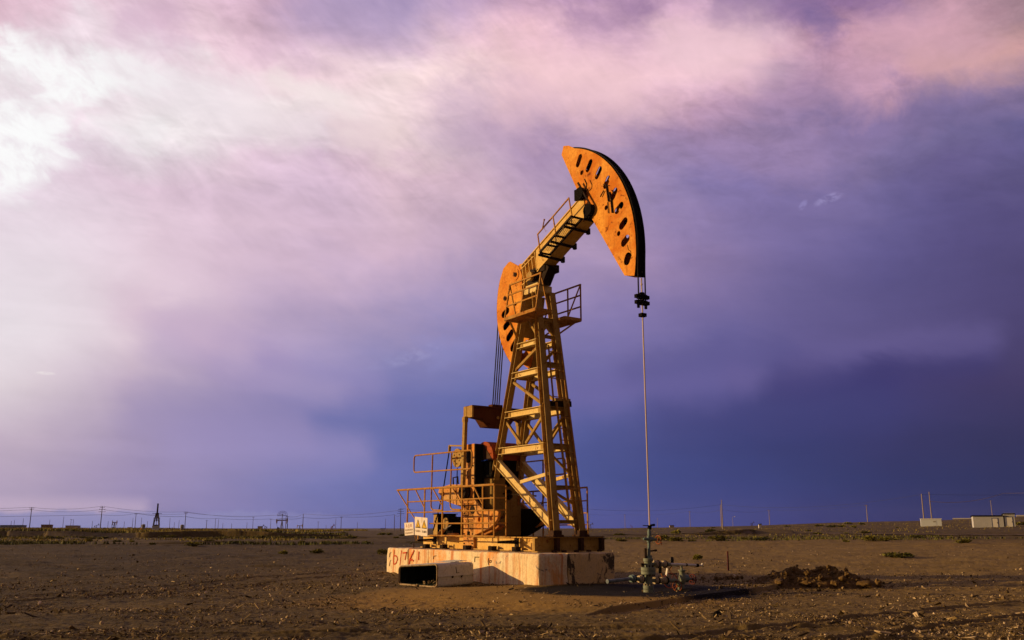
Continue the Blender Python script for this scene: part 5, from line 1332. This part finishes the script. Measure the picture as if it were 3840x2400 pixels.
# ------------------------------------------------------------------ far pumpjacks
def far_jack(scheme, tilt=0):
    body, accent, dark = scheme
    ct, st = math.cos(R(tilt)), math.sin(R(tilt))
    def rt(m):
        m.v = [(-.6+(x+.6)*ct-(z-7.6)*st, y, 7.6+(x+.6)*st+(z-7.6)*ct) for x, y, z in m.v]; return m
    o = empty('far_pumpjack', (0,0,0))
    MB().bx(-4.6,1.2,-.9,.9,-.6,.55).build('base', M[dark], o)
    m = MB()
    for s in (-1, 1):
        m.bar((.6,s*1.0,.5), (-.5,s*.3,7.2), .30, .30); m.bar((-2.0,s*1.0,.5), (-.8,s*.3,7.2), .30, .30)
        for z in (2.2,4.0,5.6): m.bar((.3-.12*z,s*(1-.1*z),z), (-1.5+.06*z,s*(1-.1*z),z), .14, .16)
    for z in (2.2,4.2,6.0): m.bar((.45-.14*z,-1+.1*z,z), (.45-.14*z,1-.1*z,z), .14, .16)
    m.bx(-1.2,-.1,-1.5,1.5,6.85,7.0)
    m.build('tower', M[dark], o)
    rt(MB().bar((-4.3,0,7.55), (3.0,0,7.75), .42, .75)).build('beam', M[body], o)
    m = MB(); m.prism([(2.7,9.7)] + arc((-.6,7.7), 4.3, 27, -38, 12) + [(2.55,5.1), (2.6,7.4)], -.26, .26); rt(m).build('horsehead', M[accent], o)
    m = MB(); m.prism([(-4.2,8.9), (-4.9,8.7), (-5.15,7.6), (-5.0,6.2), (-4.45,5.1), (-4.1,5.3), (-4.0,7.4)], -.24, .24); rt(m).build('tail_head', M[accent], o)
    m = MB()
    for s in (-1, 1): m.bar((-4.6,s*.9,5.2), (-3.6,s*1.0,1.9), .14, .14); m.prism([(-3.9,2.9), (-2.6,2.4), (-2.2,1.4), (-3.0,.6), (-4.2,1.2)], s*1.0-.12, s*1.0+.12)
    m.bar((-4.6,-1.0,5.2), (-4.6,1.0,5.2), .3, .3); m.build('crank', M[dark], o)
    MB().bx(-3.7,-2.3,-.6,.6,.5,2.4).build('gearbox', M[dark], o)
    MB().bx(3.55,3.75,-.08,.08,-.5,5.0).bx(3.45,3.85,-.22,.22,4.2,4.6).build('rod_line', M[dark], o)
    return o
M['fardark'] = plain('dark_steel_paint', (.045,.03,.035), .7); M['faryellow'] = plain('yellow_machine_paint', (.50,.30,.06), .6); M['farred'] = plain('dark_red_machine_paint', (.20,.05,.035), .6); M['fargreen'] = plain('olive_machine_paint', (.16,.13,.05), .6)
proto = {'dark': far_jack(('fargreen','fardark','fardark'), 24), 'yellow': far_jack(('farred','faryellow','fardark')), 'red': far_jack(('farred','farred','farred'), 30)}
JACKS = [('dark', -120.3, 313.2, 9.9, -69, 'dark oil pumpjack seen end-on, tallest machine on the left plain', 1.25), ('dark', -232.1, 869.5, 4.7, 175, 'small dark pumpjack with a white cabin left of the arched bracket pole', 1), ('yellow', -181.8, 734.5, 9.2, 15, 'distant double-headed yellow pumpjack behind the arched bracket pole', 1),
  ('yellow', -200.6, 877.4, 4.5, 30, 'tiny yellow pumpjack beside a bare pole', 1), ('red', -170.8, 883.6, 5.3, 60, 'tiny dark red leaning pumpjack midway along the left skyline', 1), ('yellow', -354.6, 827.2, 7.8, 80, 'tiny orange-yellow pumpjack left of the dark end-on one', 1),
  ('dark', 76.5, 896.7, 6.6, -10, 'small dark pumpjack just right of the tower feet', 1), ('red', 59.5, 898, 3.8, 80, 'tiny red pumpjack seen between the tower feet', 1), ('dark', 226.4, 871.1, 7.4, 5, 'tiny dark pumpjack on the horizon above the dirt mound', 1), ('red', 114.9, 892.6, 4.1, 170, 'tiny red pumpjack just left of the polished rod', 1),
  ('dark', -333, 836, 4.3, 200, 'tiny dark pumpjack immediately left of the big end-on one', 1), ('dark', -367.9, 821.4, 5.2, 20, 'tiny dark pumpjack near the cream building on the left skyline', 1)]
used = set()
for sch, x, y, zt, rz, lab, ws in JACKS:
    o = proto[sch] if sch not in used else copy_tree(proto[sch]); used.add(sch)
    g = ground(x, y); s = (zt-g)/(9.75 if sch == 'yellow' else 11.6)
    o.location = (x, y, g); o.rotation_euler = (0, 0, R(rz)); o.scale = (s, s*ws, s); tag(o, lab, 'pumpjack', 'far pumpjacks')
tb = empty('transformer_box', (-117.9, 306.6, ground(-117.9,306.6)), R(20)); tag(tb, 'pale blue-white equipment box in front of the dark end-on pumpjack', 'box')
MB().bx(-1.1,1.1,-.8,.8,-.3,1.5).build('housing', M['kiosk'], tb, bevel=.04); MB().bx(-1.15,1.15,-.85,.85,1.5,1.58).build('lid', M['white'], tb)
o = MB().tube((0,0,-.1), (0,0,.78), .42, 14).tube((0,0,.5), (0,0,.54), .45, 14).build('drum', M['orange']); o.location = (-121.2, 303.5, ground(-121.2,303.5)); tag(o, 'bright orange drum left of the pale box by the dark pumpjack', 'drum')
o = hut('cabin', -234.2, 862, 4.0, 3, 8.6, 0, 'creamwall', .1, 'tiny white cabin at the left end of a small dark pumpjack', 'cabin', ztop=2.5)
for x, y, lab in ((-126.5, 318, 'pale upright storage tank just left of the dark end-on pumpjack'), (-113.9, 320, 'pale upright storage tank just right of the dark end-on pumpjack')):
    o = empty('storage_tank', (x, y, ground(x, y))); tag(o, lab, 'tank')
    MB().tube((0,0,-.5), (0,0,1.9), .6, 18).build('shell', M['tank'], o); MB().tube((0,0,1.9), (0,0,2.1), .6, 18, .15).build('roof', M['grey'], o)

# ------------------------------------------------------------------ thin dusty air
hz = MB().bx(-1500,1500,-60,1500,-9,30).build('haze', bpy.data.materials.new('thin_haze')); struct(hz, 'stuff')
hm = hz.data.materials[0]; hm.use_nodes = True; hn = hm.node_tree; hn.nodes.clear()
pv = hn.nodes.new('ShaderNodeVolumePrincipled'); pv.inputs['Color'].default_value = (.66,.66,.92,1); pv.inputs['Density'].default_value = .00006; pv.inputs['Anisotropy'].default_value = .2
ho = hn.nodes.new('ShaderNodeOutputMaterial'); hn.links.new(pv.outputs[0], ho.inputs['Volume'])

# ------------------------------------------------------------------ sky, sun, camera
SUN_DIR = Vector((-.995, .06, math.tan(R(11.0)))).normalized()
W = bpy.data.worlds.new('World'); SC.world = W; W.use_nodes = True
nt = W.node_tree; nt.nodes.clear()
def N(t): return nt.nodes.new(t)
def Lk(a, b): nt.links.new(a, b)
def mth(op, a, b=0.0, c=None, clamp=False):
    n = N('ShaderNodeMath'); n.operation = op; n.use_clamp = clamp
    for i, v in enumerate((a, b, c)):
        if v is None: continue
        if isinstance(v, (int, float)): n.inputs[i].default_value = v
        else: Lk(v, n.inputs[i])
    return n.outputs[0]
def mixc(f, a, b, blend='MIX'):
    n = N('ShaderNodeMix'); n.data_type = 'RGBA'; n.blend_type = blend
    for s, v in ((n.inputs[0], f), (n.inputs[6], a), (n.inputs[7], b)):
        if isinstance(v, (int, float)): s.default_value = v
        elif isinstance(v, tuple): s.default_value = (*v, 1)
        else: Lk(v, s)
    return n.outputs[2]
def smooth(x, a, b):
    n = N('ShaderNodeMapRange'); n.interpolation_type = 'SMOOTHSTEP'; n.inputs['From Min'].default_value = a; n.inputs['From Max'].default_value = b
    Lk(x, n.inputs['Value']); return n.outputs['Result']
tc = N('ShaderNodeTexCoord'); sep = N('ShaderNodeSeparateXYZ'); Lk(tc.outputs['Generated'], sep.inputs[0])
X_, Y_, Z_ = sep.outputs
az = mth('MULTIPLY', mth('ARCTAN2', X_, Y_), 180/math.pi); el = mth('MULTIPLY', mth('ARCSINE', Z_), 180/math.pi)
def wnoise(sx, sy, detail, rough, dist=0.0, off=0.0, shear=0.0):
    cx = N('ShaderNodeCombineXYZ'); Lk(mth('MULTIPLY', mth('ADD', az, mth('MULTIPLY', el, shear)), sx), cx.inputs[0]); Lk(mth('MULTIPLY', el, sy), cx.inputs[1]); cx.inputs[2].default_value = off
    n = N('ShaderNodeTexNoise'); n.inputs['Scale'].default_value = 1; n.inputs['Detail'].default_value = detail; n.inputs['Roughness'].default_value = rough; n.inputs['Distortion'].default_value = dist
    Lk(cx.outputs[0], n.inputs['Vector']); return n.outputs['Fac']
up = smooth(el, 8, 20)
n1 = wnoise(.085, .13, 7, .58, .3, 1.0, .5); n2 = wnoise(.09, .15, 7, .6, .4, 5.0, .5)
amp = mth('MULTIPLY_ADD', up, .5, .3)
az2 = mth('ADD', az, mth('MULTIPLY', mth('MULTIPLY', mth('SUBTRACT', n1, .5), 13), amp))
el2 = mth('ADD', el, mth('MULTIPLY', mth('MULTIPLY', mth('SUBTRACT', n2, .5), 11), mth('MULTIPLY', amp, smooth(el, .5, 5))))
SKY = {
0: [(136,138,186), (134,136,185), (124,128,181), (117,120,176), (106,111,170), (94,101,164), (85,93,159), (76,84,151), (68,76,142), (60,69,133), (49,57,119), (41,49,106), (36,44,95), (35,43,92)],
1.2: [(183,166,195), (177,161,192), (154,142,184), (134,128,179), (114,117,176), (99,108,171), (86,97,162), (74,85,151), (66,76,141), (58,67,129), (49,57,116), (42,50,104), (37,45,94), (36,44,92)],
2.8: [(190,172,195), (183,165,193), (161,146,185), (140,132,179), (120,122,179), (104,112,175), (88,99,164), (73,86,150), (64,75,137), (56,65,125), (50,58,113), (44,51,103), (40,46,93), (39,45,90)],
5: [(204,186,203), (196,177,198), (170,153,186), (144,133,179), (122,120,176), (104,110,172), (91,101,165), (82,92,156), (71,78,139), (59,65,122), (55,59,114), (53,53,103), (51,49,93), (53,48,90)],
8: [(243,233,237), (228,212,222), (196,175,199), (161,146,185), (133,127,179), (113,115,173), (101,108,168), (97,102,162), (92,93,150), (81,79,135), (72,69,123), (68,61,114), (66,57,103), (68,58,100)],
11: [(244,236,242), (241,228,236), (226,204,217), (195,172,201), (166,151,192), (146,139,186), (131,128,180), (122,118,173), (116,108,163), (107,99,153), (99,90,143), (91,82,132), (78,69,116), (71,62,106)],
14: [(242,231,239), (239,225,234), (232,209,222), (215,189,209), (194,170,199), (180,159,192), (163,146,186), (148,133,179), (138,123,170), (125,111,160), (107,97,148), (93,85,137), (84,75,124), (77,69,114)],
17: [(236,221,232), (235,217,229), (232,207,222), (225,197,215), (215,186,207), (208,178,200), (193,166,192), (176,152,185), (161,138,177), (140,122,167), (118,106,157), (103,94,146), (92,83,132), (83,74,121)],
20: [(236,219,231), (235,214,228), (231,204,221), (224,196,215), (215,187,209), (213,183,200), (204,174,192), (185,159,186), (158,140,179), (135,121,170), (129,115,165), (116,105,155), (107,95,144), (97,89,136)],
22: [(241,224,234), (236,218,230), (235,218,228), (230,203,218), (216,187,208), (220,189,203), (206,175,192), (181,155,184), (162,141,178), (154,132,174), (147,126,169), (130,115,160), (113,103,149), (99,92,140)],
24: [(245,231,238), (244,227,235), (249,240,242), (242,225,232), (235,216,224), (239,214,215), (208,180,196), (177,149,180), (169,141,175), (164,136,172), (155,131,169), (139,118,161), (133,113,155), (138,118,153)],
26: [(245,232,238), (245,229,237), (245,233,238), (249,236,238), (246,226,228), (244,219,221), (223,191,203), (214,177,196), (218,179,197), (195,157,184), (187,150,179), (206,160,181), (204,157,174), (204,155,156)],
28: [(231,194,210), (242,224,233), (233,202,216), (240,209,220), (239,210,218), (249,223,224), (251,217,218), (248,206,212), (245,201,211), (240,196,208), (235,188,202), (198,153,177), (219,166,182), (165,132,143)],
30: [(231,192,208), (231,190,208), (231,196,213), (225,190,207), (212,181,202), (219,190,209), (240,201,213), (240,195,208), (227,185,204), (227,183,202), (191,151,183), (147,113,156), (180,142,163), (164,131,142)],
33: [(231,192,208), (231,190,209), (233,198,215), (211,174,197), (185,161,194), (180,158,195), (196,164,195), (196,158,189), (181,143,180), (179,143,179), (136,109,158), (141,109,153), (177,139,163), (164,131,143)],
}
def ramp_row(cols):
    n = N('ShaderNodeValToRGB'); cr = n.color_ramp; k = len(cols)
    stops = [(i/(k-1)*66-33, srgb8(h)) for i, h in enumerate(cols)]
    first, last = stops[0][1], stops[-1][1]
    stops = [(-62, tuple(min(1.2, c*1.08) for c in first))] + stops + [(62, tuple(c*.8 for c in last))]
    while len(cr.elements) < len(stops): cr.elements.new(.5)
    for e, (p, c) in zip(cr.elements, stops): e.position = p/130+.5; e.color = (*c, 1)
    cr.interpolation = 'B_SPLINE' if False else 'EASE'
    cr.interpolation = 'LINEAR'
    Lk(azf, n.inputs['Fac']); return n.outputs['Color']
azf = mth('MULTIPLY_ADD', az2, 1/130, .5)
els = sorted(SKY); cur = ramp_row(SKY[els[0]])
for lo_, hi_ in zip(els[:-1], els[1:]):
    nm = N('ShaderNodeMapRange'); nm.inputs['From Min'].default_value = lo_; nm.inputs['From Max'].default_value = hi_; Lk(el2, nm.inputs['Value'])
    cur = mixc(nm.outputs['Result'], cur, ramp_row(SKY[hi_]))
# cloud structure: soft billows above, long faint streaks below
bil = wnoise(.16, .26, 9, .62, .8, 9.0, .55); fin = wnoise(.34, .85, 10, .64, .7, 13.0, .75); stk = wnoise(.05, .34, 7, .55, .3, 17.0, -.4)
k1 = mth('MULTIPLY', mth('SUBTRACT', bil, .5), mth('MULTIPLY_ADD', smooth(el, 12, 22), .42, .16))
k2 = mth('MULTIPLY', mth('SUBTRACT', fin, .5), mth('MULTIPLY_ADD', smooth(el, 13, 24), .42, .06))
k4 = mth('MULTIPLY', mth('SUBTRACT', wnoise(.95, .13, 9, .62, .5, 61.0, 1.05), .5), mth('MULTIPLY', mth('MULTIPLY', smooth(el, 15, 23), smooth(az, 16, 2)), .26))
k5 = mth('MULTIPLY', mth('SUBTRACT', wnoise(.42, .55, 10, .68, 1.1, 67.0, .3), .5), mth('MULTIPLY', mth('MULTIPLY', smooth(el, 19, 25), smooth(az, -4, 6)), .55))
k3 = mth('MULTIPLY', mth('SUBTRACT', stk, .5), .26)
gain = mth('MULTIPLY', mth('ADD', 1.0, mth('ADD', mth('ADD', k1, mth('ADD', k4, k5)), mth('ADD', k2, k3))), mth('MULTIPLY_ADD', smooth(az, -14, -30), -.06, 1.0))
vm = N('ShaderNodeVectorMath'); vm.operation = 'SCALE'; Lk(cur, vm.inputs[0]); Lk(gain, vm.inputs['Scale'])
cur = vm.outputs[0]
# cloud masses with a place of their own: (az0, el0, az1, el1, half width in degrees, colour, weight, raggedness)
FEATS = [
  (-31.13, 25.6, -27.69, 24.6, 1.27, (255, 255, 255), 0.95, 0.5),
  (-26.62, 25.7, -23.71, 25.94, 1.1, (252, 252, 252), 0.85, 0.5),
  (-23.69, 25.79, -18.09, 25.09, 1.35, (242, 230, 236), 0.55, 0.5),
  (-31.54, 22.35, -28.71, 22.19, 1.27, (254, 254, 254), 0.8, 0.5),
  (-31.86, 20.68, -29.34, 21.48, 1.78, (255, 255, 255), 1, 0.35),
  (-31.65, 18.98, -30.09, 19.56, 1.52, (255, 255, 255), 0.95, 0.35),
  (-25.81, 22.57, -23.38, 22.73, 0.76, (248, 244, 246), 0.5, 0.5),
  (-14.5, 27.53, -11.18, 24.68, 0.71, (246, 230, 230), 0.75, 0.3),
  (-11.18, 24.68, -8.85, 24.2, 1.01, (242, 218, 220), 0.6, 0.4),
  (-18.12, 25.4, -14.11, 24.12, 1.01, (243, 228, 232), 0.5, 0.4),
  (-14.21, 31.05, -9.33, 31.35, 1.35, (162, 145, 188), 0.42, 0.5),
  (-7.87, 31.9, -3.2, 31.96, 1.18, (165, 145, 188), 0.3, 0.5),
  (-24.98, 28.95, -22.75, 29.07, 1.01, (206, 172, 198), 0.5, 0.4),
  (-2.93, 25.56, 0.73, 24.29, 2.03, (166, 140, 178), 0.5, 0.4),
  (11.76, 29.03, 16.34, 28.85, 1.69, (244, 206, 214), 0.7, 0.4),
  (1.48, 27.81, 7.52, 27.3, 1.86, (244, 204, 210), 0.65, 0.4),
  (4.88, 31.52, 9.34, 31.5, 0.93, (146, 114, 158), 0.5, 0.5),
  (14.41, 31.4, 19.55, 30.34, 1.01, (120, 98, 148), 0.4, 0.5),
  (20.92, 29.68, 21.35, 29.02, 0.76, (118, 100, 152), 0.6, 0.4),
  (27.11, 26.04, 31.26, 25.49, 1.01, (212, 166, 162), 0.5, 0.4),
  (24.23, 27.92, 28.76, 27.29, 1.18, (212, 168, 182), 0.5, 0.4),
  (0.51, 8.05, 13.91, 8.88, 1.1, (114, 104, 164), 0.55, 0.25),
  (13.91, 8.88, 27.57, 10.68, 0.85, (106, 95, 150), 0.55, 0.25),
  (16.75, 8.52, 22.39, 8.54, 0.85, (58, 54, 112), 0.6, 0.25),
  (22.39, 8.54, 27.43, 9.41, 0.93, (60, 54, 108), 0.6, 0.25),
  (9.73, 6.78, 22.2, 6.37, 1.18, (60, 60, 118), 0.4, 0.2),
  (19.17, 26.03, 29.62, 22.6, 1.52, (126, 112, 158), 0.35, 0.3),
  (8.17, 9.8, 16.38, 9.99, 0.85, (84, 80, 138), 0.35, 0.3),
  (-21.15, 11.62, -15.44, 10.36, 1.27, (160, 140, 188), 0.5, 0.3),
  (-17.03, 10.28, -9.64, 8.6, 1.18, (150, 138, 186), 0.45, 0.3),
  (-23.36, 12.85, -17.07, 10.93, 1.01, (214, 186, 206), 0.45, 0.3),
  (-17.02, 10.12, -11.28, 8.39, 0.76, (180, 162, 198), 0.3, 0.3),
  (-21.91, 6.38, -13.6, 6.03, 1.1, (150, 138, 184), 0.45, 0.3),
  (-11.17, 5.92, -4.54, 5.36, 1.18, (98, 108, 168), 0.5, 0.3),
  (-19.67, 4.28, -10.3, 4.63, 1.01, (164, 150, 196), 0.4, 0.3),
  (-5.49, 10.69, -2.76, 11.41, 0.59, (140, 140, 196), 0.4, 0.5),
  (-29.04, 1.1, -22.32, 1.09, 0.37, (214, 190, 212), 0.4, 0.3)]
rg1 = wnoise(.23, .34, 8, .62, .5, 51.0, .5); rg2 = wnoise(.6, .8, 7, .62, .4, 53.0, .5)
wx = mth('ADD', az, mth('ADD', mth('MULTIPLY', mth('SUBTRACT', rg1, .5), 6.0), mth('MULTIPLY', mth('SUBTRACT', rg2, .5), 2.2)))
rg3 = wnoise(.21, .36, 8, .62, .5, 57.0, .5)
wy = mth('ADD', el, mth('MULTIPLY', mth('SUBTRACT', rg3, .5), 3.6))
for a0, e0, a1, e1, rr, colr, kk, rag in FEATS:
    dx, dy = a1-a0, e1-e0; L2 = dx*dx+dy*dy+1e-6
    xx, yy = (wx, wy) if rag > .32 else (az2, el2)
    px_, py_ = mth('SUBTRACT', xx, a0), mth('SUBTRACT', yy, e0)
    h = mth('ADD', mth('MULTIPLY', px_, dx/L2), mth('MULTIPLY', py_, dy/L2), None, True)
    qx, qy = mth('SUBTRACT', px_, mth('MULTIPLY', h, dx)), mth('SUBTRACT', py_, mth('MULTIPLY', h, dy))
    dd_ = mth('SQRT', mth('ADD', mth('MULTIPLY', qx, qx), mth('MULTIPLY', qy, qy)))
    f_ = smooth(dd_, rr*(1.5 if sum(colr) > 735 else 2.3), rr*(.35 if sum(colr) > 735 else .0))
    if sum(colr) > 735: f_ = mth('MULTIPLY', f_, mth('MULTIPLY_ADD', smooth(rg2, .36, .60), .55, .45), None, True)
    cur = mixc(mth('MULTIPLY', f_, kk), cur, srgb8(colr))
# two small lit wisps in the dark part and one over the plain
def wisp(a0, e0, ra, re, thr, col, tilt, off):
    da = mth('SUBTRACT', az, a0); de = mth('SUBTRACT', mth('SUBTRACT', el, e0), mth('MULTIPLY', da, tilt))
    q = mth('ADD', mth('POWER', mth('ABSOLUTE', mth('DIVIDE', da, ra)), 2), mth('POWER', mth('ABSOLUTE', mth('DIVIDE', de, re)), 2))
    return mth('MULTIPLY', smooth(q, 1.0, .0), smooth(wnoise(.9, 1.5, 6, .6, .5, off, 0), thr, thr+.2))
cur = mixc(mth('MULTIPLY', wisp(20.4, 19.4, 1.1, .35, .38, None, .25, 31), .6), cur, srgb('a79cce'))
cur = mixc(mth('MULTIPLY', wisp(18.8, 19.2, .35, .3, .3, None, .6, 33), .5), cur, srgb('9a90c6'))
cur = mixc(mth('MULTIPLY', wisp(-6.5, 10.6, 3.2, .6, .42, None, .3, 35), .35), cur, srgb('a9a6d2'))
cur = mixc(mth('MULTIPLY', wisp(-27.6, 8.5, .6, .11, .36, None, 0, 37), .5), cur, (1, .95, .9))
# low cloud bank over the left horizon
bank = mth('MULTIPLY', smooth(mth('ADD', el, mth('MULTIPLY', mth('SUBTRACT', wnoise(.45, .2, 7, .6, .3, 41, 0), .5), 1.1)), 1.0, .72), smooth(az, -4, -22))
cur = mixc(mth('MULTIPLY', bank, .8), cur, srgb('8c8cbc'))
# unseen sky behind and overhead: tones invented to set the fill light
cur = mixc(smooth(Y_, .1, -.35), cur, srgb('6e5646'))
cur = mixc(smooth(el, 34, 56), cur, srgb('62546a'))
ny = N('ShaderNodeTexSky'); ny.sky_type = 'NISHITA'; ny.sun_disc = False; ny.sun_elevation = math.asin(SUN_DIR.z); ny.sun_rotation = math.atan2(SUN_DIR.x, SUN_DIR.y)
b0 = N('ShaderNodeBackground'); b0.inputs['Strength'].default_value = .06; Lk(ny.outputs[0], b0.inputs['Color'])
b1 = N('ShaderNodeBackground'); b1.inputs['Strength'].default_value = 1.0; Lk(cur, b1.inputs['Color'])
mx = N('ShaderNodeMixShader'); mx.inputs[0].default_value = .97; Lk(b0.outputs[0], mx.inputs[1]); Lk(b1.outputs[0], mx.inputs[2])
wo = N('ShaderNodeOutputWorld'); Lk(mx.outputs[0], wo.inputs['Surface'])

sun = bpy.data.lights.new('sun', 'SUN'); sun.energy = 4.5; sun.angle = R(.5); sun.color = (1.0, .63, .25)
so = bpy.data.objects.new('sun', sun); COL.objects.link(so); so.rotation_euler = SUN_DIR.to_track_quat('Z', 'Y').to_euler(); so.location = (-60, 20, 40)

cam = bpy.data.cameras.new('camera'); cam.sensor_width = 36; cam.lens = 3387.2/3840*36; cam.clip_end = 30000; cam.clip_start = .1
co = bpy.data.objects.new('camera', cam); COL.objects.link(co); co.location = (0, 0, 1.5); co.rotation_euler = (R(90+12.94), 0, 0)
SC.camera = co
SC.view_settings.view_transform = 'Standard'; SC.view_settings.look = 'None'; SC.view_settings.gamma = 1.0; SC.view_settings.exposure = 0.0
try: SC.view_settings.use_curve_mapping = False
except Exception: pass
SC.cycles.max_bounces = 6; SC.cycles.diffuse_bounces = 3
